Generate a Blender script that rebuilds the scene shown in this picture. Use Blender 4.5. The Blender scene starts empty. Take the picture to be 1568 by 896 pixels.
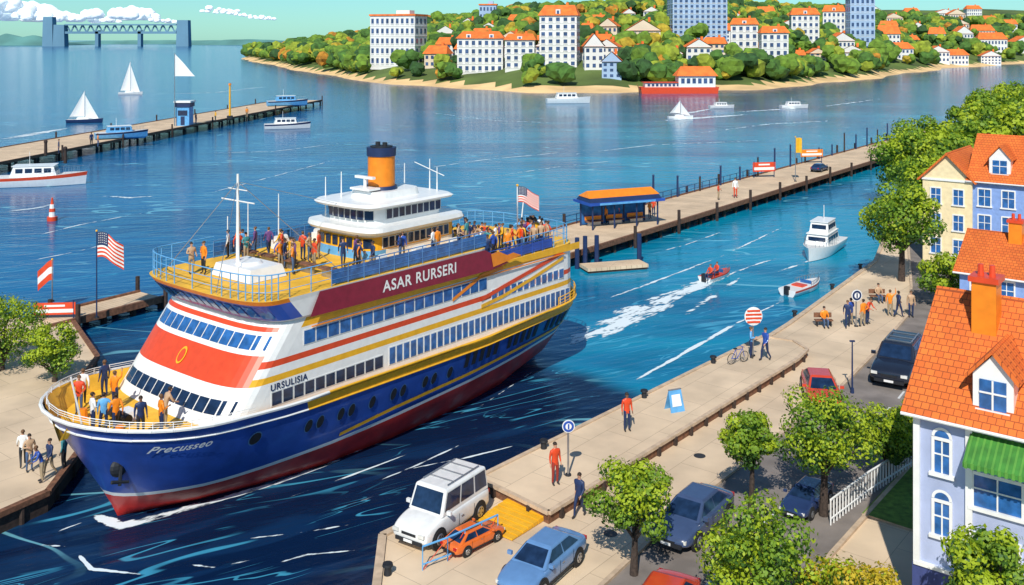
import bpy, bmesh, math, random
import numpy as np
from mathutils import Vector, Matrix, noise
random.seed(7); np.random.seed(7)
H=22.0; F=1500.0
def gp(x,y,z=0.0):
    k=(H-z)/(y-60.0); return ((x-784)*k, F*k)
SC=bpy.context.scene; COL=SC.collection
# ---------------------------------------------------------------- materials
MC={}
def nt(name):
    m=bpy.data.materials.new(name); m.use_nodes=True; t=m.node_tree
    return m,t,t.nodes['Principled BSDF']
def N(t,typ,**k):
    n=t.nodes.new(typ)
    for a,b in k.items(): setattr(n,a,b)
    return n
def M(name,col,rough=.55,metal=0,var=.12,scale=2.5,bump=0,bscale=20,coat=0):
    if name in MC: return MC[name]
    m,t,b=nt(name); L=t.links
    tc=N(t,'ShaderNodeTexCoord'); no=N(t,'ShaderNodeTexNoise'); no.inputs['Scale'].default_value=scale; no.inputs['Detail'].default_value=5
    L.new(tc.outputs['Object'],no.inputs['Vector'])
    mx=N(t,'ShaderNodeMix',data_type='RGBA'); 
    mx.inputs[6].default_value=[max(0,c*(1-var)) for c in col]+[1]; mx.inputs[7].default_value=[min(1,c*(1+var)) for c in col]+[1]
    mr=N(t,'ShaderNodeMapRange'); mr.inputs[1].default_value=.35; mr.inputs[2].default_value=.65
    L.new(no.outputs['Fac'],mr.inputs[0]); L.new(mr.outputs[0],mx.inputs[0]); L.new(mx.outputs[2],b.inputs['Base Color'])
    b.inputs['Roughness'].default_value=rough; b.inputs['Metallic'].default_value=metal
    b.inputs['Coat Weight'].default_value=coat
    if bump:
        n2=N(t,'ShaderNodeTexNoise'); n2.inputs['Scale'].default_value=bscale; L.new(tc.outputs['Object'],n2.inputs['Vector'])
        bp=N(t,'ShaderNodeBump'); bp.inputs['Strength'].default_value=bump; bp.inputs['Distance'].default_value=.03
        L.new(n2.outputs['Fac'],bp.inputs['Height']); L.new(bp.outputs[0],b.inputs['Normal'])
    MC[name]=m; return m
def brickmat(name,c1,c2,mort,scale,rot=0,bw=.5,rh=.25,ms=.02,rough=.8,bump=.4,lo=.78,hi=1.12):
    m,t,b=nt(name); L=t.links
    tc=N(t,'ShaderNodeTexCoord'); mp=N(t,'ShaderNodeMapping'); mp.inputs['Rotation'].default_value=(0,0,rot)
    L.new(tc.outputs['Object'],mp.inputs[0])
    br=N(t,'ShaderNodeTexBrick'); br.inputs['Scale'].default_value=scale
    br.inputs['Brick Width'].default_value=bw; br.inputs['Row Height'].default_value=rh; br.inputs['Mortar Size'].default_value=ms
    br.inputs['Color1'].default_value=(*c1,1); br.inputs['Color2'].default_value=(*c2,1); br.inputs['Mortar'].default_value=(*mort,1)
    L.new(mp.outputs[0],br.inputs['Vector'])
    no=N(t,'ShaderNodeTexNoise'); no.inputs['Scale'].default_value=.35; no.inputs['Detail'].default_value=8; L.new(tc.outputs['Object'],no.inputs['Vector'])
    mr=N(t,'ShaderNodeMapRange'); mr.inputs[1].default_value=.3; mr.inputs[2].default_value=.7; mr.inputs[3].default_value=lo; mr.inputs[4].default_value=hi
    L.new(no.outputs['Fac'],mr.inputs[0])
    mx=N(t,'ShaderNodeVectorMath',operation='MULTIPLY'); L.new(br.outputs['Color'],mx.inputs[0]); L.new(mr.outputs[0],mx.inputs[1])
    L.new(mx.outputs[0],b.inputs['Base Color']); b.inputs['Roughness'].default_value=rough
    bp=N(t,'ShaderNodeBump'); bp.inputs['Strength'].default_value=bump; bp.inputs['Distance'].default_value=.02; bp.invert=True
    L.new(br.outputs['Fac'],bp.inputs['Height']); L.new(bp.outputs[0],b.inputs['Normal'])
    MC[name]=m; return m
PHI=math.atan2(.777,.63)
white=M('white_paint',(.84,.84,.82),.35,var=.04,coat=.2)
offw=M('offwhite',(.72,.72,.70),.5,var=.06)
hblue=M('hull_blue',(.026,.085,.40),.35,var=.16,scale=.8,coat=.2)
hred=M('hull_red',(.58,.03,.022),.45,var=.22,scale=.8,coat=.1)
maroon=M('maroon',(.24,.012,.04),.4,var=.12)
redp=M('red_paint',(.70,.07,.02),.4,var=.08)
oran=M('orange_paint',(.85,.25,.015),.4,var=.08)
yel=M('yellow_paint',(.85,.44,.02),.45,var=.08)
ydeck=M('yellow_deck',(.85,.47,.035),.6,var=.14,scale=1.5)
ltblue=M('light_blue',(.12,.38,.70),.4)
railb=M('rail_blue',(.08,.2,.42),.4)
glass=M('window_glass',(.012,.03,.075),.08,var=.3)
bglass=M('blue_glass',(.03,.13,.36),.1,var=.3)
dark=M('dark',(.015,.017,.022),.6)
metal=M('steel',(.45,.46,.48),.35,metal=.8)
navy=M('navy',(.012,.03,.10),.5)
wood=M('wood_brown',(.19,.085,.045),.8,var=.35,scale=4,bump=.3)
dwood=M('dark_wood',(.045,.028,.022),.85,var=.35,scale=4)
conc=M('concrete_edge',(.56,.42,.29),.8,var=.15,bump=.2)
pave=brickmat('paving',(.74,.57,.39),(.69,.53,.36),(.44,.33,.22),.5,rot=-PHI,bw=1.6,rh=1.1,ms=.007,bump=.2)
plank=brickmat('pier_planks',(.76,.57,.38),(.69,.51,.33),(.36,.24,.15),1.0,rot=-PHI,bw=.35,rh=4.0,ms=.012)
asph=M('asphalt',(.22,.19,.17),.9,var=.2,scale=.7,bump=.3,bscale=60)
rooft=brickmat('roof_tiles',(.82,.19,.028),(.70,.14,.022),(.35,.07,.015),2.2,bw=.6,rh=.5,ms=.03,bump=.7)
rooffar=M('roof_orange',(.80,.18,.03),.8,var=.2,scale=.4)
wallav=M('wall_lavender',(.40,.46,.66),.75,var=.12,scale=.8,bump=.15)
wallblue=M('wall_blue',(.22,.35,.68),.75,var=.1,bump=.15)
wallcream=M('wall_cream',(.85,.70,.42),.75,var=.08,bump=.15)
walld=M('wall_base',(.05,.07,.22),.75)
green=M('green_awning',(.05,.22,.03),.6,var=.2)
greenl=M('green_light',(.10,.30,.045))
sand=M('sand',(.82,.55,.26),.9,var=.2,scale=.05)
bark=M('bark',(.055,.038,.03),.9,var=.4,scale=8,bump=.5)
# ---------------------------------------------------------------- mesh builder
class MB:
    def __init__(s): s.v=[];s.f=[];s.m=[];s.mats=[]
    def mi(s,m):
        if m not in s.mats: s.mats.append(m)
        return s.mats.index(m)
    def add(s,vs,fs,m):
        o=len(s.v); s.v+= [tuple(p) for p in vs]
        i=s.mi(m) if not isinstance(m,list) else None
        for k,f in enumerate(fs):
            s.f.append([o+a for a in f]); s.m.append(i if i is not None else s.mi(m[k]))
    def box(s,c,d,m,rz=0,top=(1,1)):
        x,y,z=[a/2 for a in d]; vs=[]
        for dz,tx,ty in((-z,1,1),(z,top[0],top[1])):
            for dx,dy in((-x,-y),(x,-y),(x,y),(-x,y)):
                dx*=tx;dy*=ty
                vs.append((c[0]+dx*math.cos(rz)-dy*math.sin(rz),c[1]+dx*math.sin(rz)+dy*math.cos(rz),c[2]+dz))
        s.add(vs,[(3,2,1,0),(4,5,6,7),(0,1,5,4),(1,2,6,5),(2,3,7,6),(3,0,4,7)],m)
    def quad(s,a,b,c,d,m): s.add([a,b,c,d],[(0,1,2,3)],m)
    def cyl(s,p0,p1,r0,r1,m,n=8,cap=True,mc=None):
        p0=Vector(p0);p1=Vector(p1);d=(p1-p0)
        if d.length<1e-6:return
        d.normalize(); u=d.orthogonal().normalized(); w=d.cross(u)
        vs=[]
        for p,r in((p0,r0),(p1,r1)):
            for i in range(n):
                a=2*math.pi*i/n; vs.append(p+u*math.cos(a)*r+w*math.sin(a)*r)
        fs=[(i,(i+1)%n,n+(i+1)%n,n+i) for i in range(n)]
        s.add(vs,fs,m)
        if cap: s.add(vs,[tuple(range(n-1,-1,-1)),tuple(range(n,2*n))],mc or m)
    def sph(s,c,r,m,n=8,k=6):
        if not hasattr(r,'__len__'): r=(r,r,r)
        vs=[];fs=[]
        for j in range(k+1):
            ph=math.pi*j/k
            for i in range(n):
                a=2*math.pi*i/n; vs.append((c[0]+r[0]*math.sin(ph)*math.cos(a),c[1]+r[1]*math.sin(ph)*math.sin(a),c[2]-r[2]*math.cos(ph)))
        for j in range(k):
            for i in range(n): fs.append((j*n+i,j*n+(i+1)%n,(j+1)*n+(i+1)%n,(j+1)*n+i))
        s.add(vs,fs,m)
    def prism(s,poly,z0,z1,mt,ms=None):
        n=len(poly); vs=[(p[0],p[1],z0) for p in poly]+[(p[0],p[1],z1) for p in poly]
        s.add(vs,[tuple(range(n,2*n))],mt)
        s.add(vs,[(i,(i+1)%n,n+(i+1)%n,n+i) for i in range(n)],ms or mt)
    def loft(s,rings,mats,closed=True):
        n=len(rings[0]); vs=[p for r in rings for p in r]; fs=[];mm=[]
        for j in range(len(rings)-1):
            for i in range(n if closed else n-1):
                fs.append((j*n+i,j*n+(i+1)%n,(j+1)*n+(i+1)%n,(j+1)*n+i))
                mm.append(mats(j,i) if callable(mats) else mats)
        s.add(vs,fs,mm)
    def build(s,name,parent=None,smooth=False,bevel=0,loc=None,rz=0,sc=1,sub=0):
        me=bpy.data.meshes.new(name); me.from_pydata(s.v,[],s.f)
        for m in s.mats: me.materials.append(m)
        me.polygons.foreach_set('material_index',s.m)
        me.update()
        o=bpy.data.objects.new(name,me); COL.objects.link(o)
        if smooth or sub:
            bm=bmesh.new(); bm.from_mesh(me); bmesh.ops.remove_doubles(bm,verts=bm.verts,dist=1e-4); bmesh.ops.recalc_face_normals(bm,faces=bm.faces)
            for f in bm.faces:f.smooth=True
            if not sub:
                for e in bm.edges:
                    if len(e.link_faces)==2 and e.calc_face_angle(0)>math.radians(35): e.smooth=False
            bm.to_mesh(me); bm.free()
        if sub:
            b=o.modifiers.new('s','SUBSURF'); b.levels=sub; b.render_levels=sub
        if bevel:
            b=o.modifiers.new('b','BEVEL'); b.width=bevel; b.segments=2; b.limit_method='ANGLE'; b.angle_limit=math.radians(40)
        if parent: o.parent=parent
        if loc is not None: o.location=loc; o.rotation_euler=(0,0,rz); o.scale=(sc,sc,sc)
        return o
def empty(name,loc=(0,0,0),rz=0,sc=1):
    e=bpy.data.objects.new(name,None); COL.objects.link(e); e.location=loc; e.rotation_euler=(0,0,rz); e.scale=(sc,sc,sc); e.empty_display_size=.5
    return e
class Obj:
    def __init__(s,name,loc=(0,0,0),rz=0,sc=1): s.e=empty(name,loc,rz,sc); s.p={}
    def __getitem__(s,k):
        if k not in s.p: s.p[k]=MB()
        return s.p[k]
    def fin(s,smooth=(),bevel={},sub={}):
        for k,m in s.p.items():
            if m.v: m.build(k,s.e,smooth=k in smooth,bevel=bevel.get(k,0),sub=sub.get(k,0))
        return s.e
# ---------------------------------------------------------------- world, light, camera
el=math.radians(43); az=Vector((-.20,-.98)).normalized()
D=Vector((az.x*math.cos(el),az.y*math.cos(el),math.sin(el)))
w=bpy.data.worlds.new('World'); SC.world=w; w.use_nodes=True; t=w.node_tree; L=t.links
bg=t.nodes['Background']; sky=N(t,'ShaderNodeTexSky',sky_type='NISHITA'); sky.sun_disc=False; sky.sun_elevation=el; sky.sun_rotation=math.atan2(az.x,az.y)
sky.ozone_density=3.0; sky.dust_density=.2
tc=N(t,'ShaderNodeTexCoord'); sx=N(t,'ShaderNodeSeparateXYZ'); L.new(tc.outputs['Generated'],sx.inputs[0])
mr=N(t,'ShaderNodeMapRange'); mr.inputs[1].default_value=0; mr.inputs[2].default_value=.30; L.new(sx.outputs[2],mr.inputs[0])
mx=N(t,'ShaderNodeMix',data_type='RGBA'); mx.inputs[6].default_value=(.50,.98,1.12,1); mx.inputs[7].default_value=(.7,.95,1.05,1); L.new(mr.outputs[0],mx.inputs[0])
mu=N(t,'ShaderNodeVectorMath',operation='MULTIPLY'); L.new(sky.outputs[0],mu.inputs[0]); L.new(mx.outputs[2],mu.inputs[1])
L.new(mu.outputs[0],bg.inputs[0]); bg.inputs[1].default_value=.10
sl=bpy.data.lights.new('sun','SUN'); sl.energy=4.5; sl.angle=math.radians(.5); sl.color=(1,.95,.86)
so=bpy.data.objects.new('sun',sl); COL.objects.link(so); so.rotation_euler=D.to_track_quat('Z','Y').to_euler(); so.location=(-30,-60,80)
cd=bpy.data.cameras.new('camera'); cam=bpy.data.objects.new('camera',cd); COL.objects.link(cam); SC.camera=cam
cam.location=(0,0,H); cam.rotation_euler=(math.radians(90),0,0); cd.sensor_width=36; cd.lens=36*F/1568; cd.shift_y=-388/1568; cd.clip_end=40000; cd.clip_start=.5
SC.view_settings.view_transform='Standard'; SC.view_settings.look='None'; SC.view_settings.exposure=0
# ---------------------------------------------------------------- water
W0=Vector((-18.2,45.2,0)); A=Vector((math.cos(PHI),math.sin(PHI),0))
def watermat():
    m,t,b=nt('water'); L=t.links
    geo=N(t,'ShaderNodeNewGeometry'); P=geo.outputs['Position']
    sx=N(t,'ShaderNodeSeparateXYZ'); L.new(P,sx.inputs[0])
    def noise_(vec,scale,detail=3,dist=0):
        n=N(t,'ShaderNodeTexNoise'); n.inputs['Scale'].default_value=scale; n.inputs['Detail'].default_value=detail; n.inputs['Distortion'].default_value=dist
        L.new(vec,n.inputs['Vector']); return n.outputs['Fac']
    def mr(x,a,b_,c=0,d=1,sm=True):
        n=N(t,'ShaderNodeMapRange'); n.interpolation_type='SMOOTHSTEP' if sm else 'LINEAR'
        for i,v in enumerate((a,b_,c,d)): n.inputs[i+1].default_value=v
        L.new(x,n.inputs[0]); return n.outputs[0]
    def math_(op,x,y=None):
        n=N(t,'ShaderNodeMath',operation=op); 
        for i,q in enumerate((x,y)):
            if q is None: continue
            if isinstance(q,(int,float)): n.inputs[i].default_value=q
            else: L.new(q,n.inputs[i])
        return n.outputs[0]
    def mix(f,a,b_):
        n=N(t,'ShaderNodeMix',data_type='RGBA'); L.new(f,n.inputs[0])
        for i,q in((6,a),(7,b_)):
            if isinstance(q,tuple): n.inputs[i].default_value=(*q,1)
            else: L.new(q,n.inputs[i])
        return n.outputs[2]
    mp=N(t,'ShaderNodeMapping',vector_type='POINT'); mp.inputs['Rotation'].default_value=(0,0,-PHI+.35); L.new(P,mp.inputs[0])
    mp2=N(t,'ShaderNodeMapping'); mp2.inputs['Scale'].default_value=(.16,1,1); L.new(mp.outputs[0],mp2.inputs[0])
    mp3=N(t,'ShaderNodeMapping'); mp3.inputs['Scale'].default_value=(.25,1,1); mp3.inputs['Rotation'].default_value=(0,0,.12); L.new(P,mp3.inputs[0])
    dt=N(t,'ShaderNodeVectorMath',operation='DOT_PRODUCT'); L.new(P,dt.inputs[0]); dt.inputs[1].default_value=A
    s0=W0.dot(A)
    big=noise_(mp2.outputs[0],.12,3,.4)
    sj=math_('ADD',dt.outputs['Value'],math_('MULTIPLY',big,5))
    ship_shade=math_('MULTIPLY',mr(sj,s0+33,s0+30.5),mr(sx.outputs[1],85,62))  # ship's shadow on the water, painted in as navy base colour
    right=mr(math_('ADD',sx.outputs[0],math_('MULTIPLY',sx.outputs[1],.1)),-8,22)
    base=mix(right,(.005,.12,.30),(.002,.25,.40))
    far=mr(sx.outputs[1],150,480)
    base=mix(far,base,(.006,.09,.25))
    # dark reflection off the headland, painted into the water colour
    headland_refl=math_('MULTIPLY',math_('MULTIPLY',mr(sx.outputs[1],215,290),mr(sx.outputs[0],15,60)),mr(noise_(mp3.outputs[0],.03,3,.4),.36,.5))
    base=mix(math_('MULTIPLY',headland_refl,.8),base,(.003,.028,.12))
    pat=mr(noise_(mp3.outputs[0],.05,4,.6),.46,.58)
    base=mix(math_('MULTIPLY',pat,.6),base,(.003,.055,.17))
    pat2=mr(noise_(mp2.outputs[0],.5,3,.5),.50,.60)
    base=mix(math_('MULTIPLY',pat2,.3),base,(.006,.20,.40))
    base=mix(ship_shade,base,mix(pat2,(.003,.014,.048),(.005,.026,.08)))
    def crest(vec,sc,wd,ms,lo,hi,dist=.5):
        c=math_('ABSOLUTE',math_('SUBTRACT',noise_(vec,sc,2,dist),.5)); return math_('MULTIPLY',mr(c,wd,wd*.4),mr(noise_(P,ms,2),lo,hi))
    nearf=mr(sx.outputs[1],130,70)
    l1=crest(mp2.outputs[0],.42,.015,.16,.48,.60); l3=crest(mp2.outputs[0],.8,.011,.22,.52,.62,.8)
    l2=crest(mp3.outputs[0],.16,.010,.05,.48,.58,.3)
    base=mix(math_('MULTIPLY',math_('MULTIPLY',math_('MAXIMUM',l1,l3),nearf),.8),base,(.06,.36,.54))
    base=mix(math_('MULTIPLY',l2,.6),base,(.22,.60,.70))
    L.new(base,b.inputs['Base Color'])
    b.inputs['Roughness'].default_value=.14; b.inputs['IOR'].default_value=1.22
    wv=math_('ADD',noise_(mp2.outputs[0],1.3,5,.3),math_('MULTIPLY',noise_(mp3.outputs[0],.5,4,.2),1.5))
    bp=N(t,'ShaderNodeBump'); bp.inputs['Strength'].default_value=.45; bp.inputs['Distance'].default_value=.14
    L.new(wv,bp.inputs['Height']); L.new(bp.outputs[0],b.inputs['Normal'])
    return m
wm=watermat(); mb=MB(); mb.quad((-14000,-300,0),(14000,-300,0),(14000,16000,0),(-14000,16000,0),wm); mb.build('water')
def foammat():
    m,t,b=nt('foam'); L=t.links
    geo=N(t,'ShaderNodeNewGeometry'); n=N(t,'ShaderNodeTexNoise'); n.inputs['Scale'].default_value=.9; n.inputs['Detail'].default_value=6; n.inputs['Distortion'].default_value=.6
    mp=N(t,'ShaderNodeMapping'); mp.inputs['Rotation'].default_value=(0,0,-PHI+.1); L.new(geo.outputs['Position'],mp.inputs[0])
    mp2=N(t,'ShaderNodeMapping'); mp2.inputs['Scale'].default_value=(.35,1,1); L.new(mp.outputs[0],mp2.inputs[0])
    L.new(mp2.outputs[0],n.inputs['Vector'])
    n3=N(t,'ShaderNodeTexNoise'); n3.inputs['Scale'].default_value=3.5; n3.inputs['Detail'].default_value=4; L.new(mp2.outputs[0],n3.inputs['Vector'])
    s3=N(t,'ShaderNodeMath',operation='MULTIPLY_ADD'); L.new(n3.outputs['Fac'],s3.inputs[0]); s3.inputs[1].default_value=.5; s3.inputs[2].default_value=-.25
    at=N(t,'ShaderNodeAttribute',attribute_name='dens'); 
    ad=N(t,'ShaderNodeMath',operation='ADD'); L.new(n.outputs['Fac'],ad.inputs[0]); L.new(at.outputs['Fac'],ad.inputs[1])
    ad2=N(t,'ShaderNodeMath',operation='ADD'); L.new(ad.outputs[0],ad2.inputs[0]); L.new(s3.outputs[0],ad2.inputs[1])
    mr=N(t,'ShaderNodeMapRange'); mr.inputs[1].default_value=.98; mr.inputs[2].default_value=1.08; L.new(ad2.outputs[0],mr.inputs[0])
    L.new(mr.outputs[0],b.inputs['Alpha']); b.inputs['Base Color'].default_value=(.75,.84,.87,1); b.inputs['Roughness'].default_value=.7
    return m
fm=foammat()
def foam(pts,wid,d0=.5,name='wake_foam'):
    P=[Vector((p[0],p[1],0)) for p in pts]; vs=[];fs=[];de=[]; K=5; off=(-1,-.5,0,.5,1)
    sub=[];ww=[]
    for i in range(len(P)-1):
        for k in range(8): sub.append(P[i].lerp(P[i+1],k/8)); ww.append(wid[i]+(wid[i+1]-wid[i])*k/8)
    sub.append(P[-1]); ww.append(wid[-1]); n=len(sub)
    for i,p in enumerate(sub):
        tg=(sub[min(i+1,n-1)]-sub[max(i-1,0)]).normalized(); nn=Vector((-tg.y,tg.x,0))
        e=min(1,i/4,(n-1-i)/4)
        for k in range(K):
            q=p+nn*ww[i]/2*off[k]; vs.append((q.x,q.y,.02)); de.append(d0*(1-abs(off[k])**1.5*.55)*(.55+.45*e)+ (0 if abs(off[k])<1 else -.2))
    for i in range(n-1):
        for k in range(K-1): fs.append((i*K+k,(i+1)*K+k,(i+1)*K+k+1,i*K+k+1))
    me=bpy.data.meshes.new(name); me.from_pydata(vs,[],fs); me.materials.append(fm)
    a=me.attributes.new('dens','FLOAT','POINT'); a.data.foreach_set('value',de)
    o=bpy.data.objects.new(name,me); COL.objects.link(o)
g=gp
foam([g(1135,412),g(1060,440),g(980,478),g(905,512),g(868,530)],[1.0,3.4,4.8,4.6,1.8],.61)
foam([g(1140,420),g(1090,455),g(1020,500)],[.4,1.4,.9],.52)
foam([g(1200,460),g(1120,500),g(1040,545),g(960,590)],[.4,.6,.6,.4],.66)
foam([g(1205,390),g(1130,415),g(1090,432)],[.6,.7,.3],.6)
foam([g(1205,345),g(1100,395),g(980,440),g(900,468)],[.3,.6,.6,.3],.60)
foam([g(1120,350),g(1050,375),g(960,400)],[.3,.5,.3],.55)
foam([g(1290,370),g(1240,400),g(1180,420)],[.5,.9,.4],.58)
foam([g(1150,175),g(1080,180),g(1000,186)],[3,6,3],.7)
foam([g(1235,165),g(1190,168),g(1120,172)],[2,4,2],.65)
foam([g(1100,165),g(1060,172),g(1020,178)],[2,4,2],.65)
foam([g(1360,150),g(1300,158),g(1240,166)],[1,3,1],.55)
foam([g(1060,205),g(1180,190),g(1310,183)],[1,2.4,1],.58)
foam([g(110,195),g(60,204),g(0,214)],[2,5,6],.66)
foam([g(150,300),g(200,303),g(255,300)],[1.5,2,1],.58)
foam([g(430,130),g(330,142),g(215,145)],[1,3,2],.58)
foam([g(95,310),g(50,320),g(0,325)],[1.2,1.6,1.2],.55)
foam([g(285,305),g(420,270),g(550,235)],[.3,.6,.3],.6)
foam([g(300,235),g(420,232),g(560,215)],[.3,.8,.3],.6)
foam([g(600,165),g(760,185),g(900,190)],[.6,1,.6],.55)
foam([g(600,265),g(740,245),g(900,230)],[.4,.9,.4],.6)
foam([g(850,240),g(1000,222),g(1250,212)],[.4,1.0,.4],.6)
foam([g(0,375),g(120,345),g(240,322)],[.4,.6,.3],.62)
foam([g(20,405),g(120,385),g(200,365)],[.3,.5,.3],.58)
foam([g(700,278),g(860,255),g(1000,240)],[.3,.7,.3],.55)
foam([g(135,785),g(185,806),g(300,775),g(420,742),g(560,690)],[.5,1.2,.9,.6,.2],.62)
foam([g(120,850),g(140,872),g(215,880)],[.25,.35,.2],.9)
for (a_,b_,c_) in (((330,740),(450,715),(590,672)),((420,770),(520,735),(640,690)),((60,830),(95,812),(128,800)),((340,830),(470,815),(560,800)),((560,745),(640,712),(740,665)),((620,720),(720,700),(800,680)),((640,660),(740,620),(830,560)),((0,850),(60,835),(110,838)),((400,870),(470,850),(560,842)),((250,860),(330,870),(420,850)),((430,735),(500,712),(600,668)),((480,790),(560,765),(600,750))):
    foam([g(*a_),g(*b_),g(*c_)],[.12,.3,.1],.56)
# ---------------------------------------------------------------- ferry
ship=Obj('passenger_ferry',W0,PHI)
ZS=lambda s: float(np.interp(s,[-3,0,6,20,31,34],[5.45,5.15,4.65,4.5,4.95,5.05]))
def stem(z): return -3*max(0,min(1,z/5.4))**1.1
STERN=32.0
def Bd(u):
    b=5.3
    if u<.15: b*=math.sqrt(max(0,1-(1-u/.15)**2))
    if u>.86: b*=math.sqrt(max(0,1-((u-.86)/.14)**2.6))
    return b
BWT=([0,.05,.1,.2,.3,.45,.62,.78,.9,.97,1],[0,.65,1.4,2.4,3.1,3.4,3.3,2.7,1.5,.5,0])
def hullt(s,z):
    zs=ZS(s); u=(s-stem(z))/(STERN-.9*(1-min(1,max(0,z/4.5)))-stem(z)); u=min(1,max(0,u))
    fr=max(0,min(1,z/zs)); bw=float(np.interp(u,*BWT))
    if z<0: return bw*(1+z/4)
    return bw+(Bd(u)-bw)*(fr**.62)
def hs(u,z): e=STERN-.9*(1-min(1,max(0,z/4.5))); return stem(z)+u*(e-stem(z))
hm=ship['hull']; us=[0,.004,.012,.025,.04,.06,.08,.1,.125,.15]+[.15+.71*i/18 for i in range(1,19)]+[.88,.9,.92,.94,.96,.975,.987,.995,1]
def zrow(s):
    zs=ZS(s); zr=float(np.interp(s,[-3,10,22,32],[1.25,1.5,2.0,2.9])); 
    return [-1.2,0,zr*.5,zr,zr+.2,zr+.2+(zs-.5-zr-.2)*.35,zr+.2+(zs-.5-zr-.2)*.7,zs-.55,zs-.08,zs]
rows=[]
for u in us:
    r=[]; zz=zrow(hs(u,4.8)); 
    for z in zz: s_=hs(u,z); r.append((s_,hullt(s_,z),z))
    rows.append(r)
HM=[hred,hred,hred,white,hblue,hblue,hblue,None,white]
for sgn in(-1,1):
    rr=[[ (p[0],sgn*p[1],p[2]) for p in r] for r in rows]
    def mt(j,i):
        if HM[i] is None: return yel if us[j]>.26 else hblue
        return HM[i] if not(i==8 and us[j]>.26) else yel
    hm.loft(rr,mt,closed=False)
    ib=[]
    for u in us[:26]:
        s_=hs(u,5.2); tt=max(0,hullt(s_,ZS(s_))-.12); ib.append([(s_+ (.15 if u<.02 else 0),sgn*tt,ZS(s_)),(s_+(.15 if u<.02 else 0),sgn*max(0,min(tt,hullt(s_,4.3)-.15)),4.3)])
    hm.loft(ib,ydeck,closed=False)
    for i in range(len(us)-1):
        p,q=rows[i][-1],rows[i+1][-1]; hm.cyl((p[0],sgn*p[1],p[2]),(q[0],sgn*q[1],q[2]),.09,.09,white if us[i]<.3 else yel,6)
for i in range(len(us)-1):
    for sgn in(-1,1):
        p,q=rows[i],rows[i+1]; hm.cyl((p[7][0],sgn*p[7][1],p[7][2]),(q[7][0],sgn*q[7][1],q[7][2]),.06,.06,white if us[i]<.26 else yel,5,False)
dz=4.2
pl=[(hs(u,dz),max(0,hullt(hs(u,dz),dz)-.1)) for u in us]
poly=[(a,-b) for a,b in pl]+[(a,b) for a,b in reversed(pl)]
clean=[]; 
for p in poly:
    if not clean or (Vector(p)-Vector(clean[-1])).length>.02: clean.append(p)
ship['main_deck'].prism(clean,4.2,4.36,ydeck)
def ringp(sf,sb,hw,Rf=2.0,Rb=3.0,n=3.4,nf=22,nb=14):
    pts=[]
    for i in range(nf+1):
        th=-math.pi/2+math.pi*i/nf; sn,cs=math.sin(th),math.cos(th)
        pts.append((sf+Rf-Rf*abs(cs)**(2/n),math.copysign(hw*abs(sn)**(2/n),sn)))
    for i in range(nb+1):
        th=math.pi/2-math.pi*i/nb; sn,cs=math.sin(th),math.cos(th)
        pts.append((sb-Rb+Rb*abs(cs)**(2/n),math.copysign(hw*abs(sn)**(2/n),sn)))
    return pts
def tier(part,levels,fmat,top=None,**k):
    R=[]
    for (z,sf,sb,hw) in levels: R.append([(a,b,z) for a,b in ringp(sf,sb,hw,**k)])
    ship[part].loft(R,fmat)
    n=len(R[-1]); 
    if top: ship[part].add(R[-1],[tuple(range(n-1,-1,-1))],top)
HW=4.85; SB=30.6
sfA=lambda z:1.95+.75*(z-4.36)
zl=[4.36,5.75,6.15,6.55,6.85,7.1,8.05,8.25,8.5]
fM=[white,white,redp,redp,redp,white,redp,white]; sM=[white,yel,white,redp,white,white,white,white]
zl=[4.36,5.85,6.15,6.55,6.85,7.1,8.05,8.25,8.5]; fM=[white,redp,redp,redp,redp,white,redp,white]
tier('main_house',[(z,sfA(z),SB,HW) for z in zl],lambda j,i: fM[j] if 3<=i<=18 else (sM[j] if not(i>=23 and j>=6) else yel),top=ydeck)
def frontpt(t_,z,sf,hw,Rf=2.0,n=3.4,out=.03):
    q=min(1,abs(t_)/hw); return (sf+Rf-Rf*(1-q**n)**(1/n)-out,t_,z)
def frontwin(part,z0,z1,sff,hw,tt,wd,mat,out=.03,Rf=2.0):
    for c in tt:
        a,b=c-wd/2,c+wd/2
        ship[part].quad(frontpt(b,z0,sff(z0),hw,Rf,out=out),frontpt(a,z0,sff(z0),hw,Rf,out=out),frontpt(a,z1,sff(z1),hw,Rf,out=out),frontpt(b,z1,sff(z1),hw,Rf,out=out),mat)
tt=[-4.2+.7*i for i in range(13)]
frontwin('windows',4.8,5.35,sfA,HW,tt,.62,glass)
frontwin('windows',7.32,7.9,sfA,HW,tt,.62,bglass)
def sidewin(part,s0,s1,n,z0,z1,y,fill,mat,both=True,frame=True,rise=0):
    st=(s1-s0)/n
    for i in range(n):
        a=s0+st*i; b=a+st*fill; dz=rise*(a-s0)
        for sg in ((-1,1) if both else (-1,)):
            if frame: ship['window_frames'].box(((a+b)/2,sg*(y+.005),(z0+z1)/2+dz),(b-a+.1,.03,z1-z0+.1),offw)
            ship[part].box(((a+b)/2,sg*(y+.02),(z0+z1)/2+dz),(b-a,.03,z1-z0),mat)
sidewin('windows',5.0,12.2,11,4.76,5.36,HW,.82,glass)
sidewin('windows',12.6,29.0,31,4.76,5.62,HW,.72,bglass)
sidewin('windows',6.9,20.6,18,7.2,7.85,HW,.86,bglass)
sidewin('windows',21.0,28.4,12,6.45,7.0,HW,.7,bglass)
def panel(part,pts,y,mat):
    for sg in(-1,1):
        vs=[(p[0],sg*y,p[1]) for p in pts]; ship[part].add(vs,[tuple(range(len(vs))) if sg<0 else tuple(range(len(vs)-1,-1,-1))],mat)
def band(part,pts,th,y,mat):
    for (a,b) in zip(pts[:-1],pts[1:]): panel(part,[a,b,(b[0],b[1]+th),(a[0],a[1]+th)],y,mat)
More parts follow.
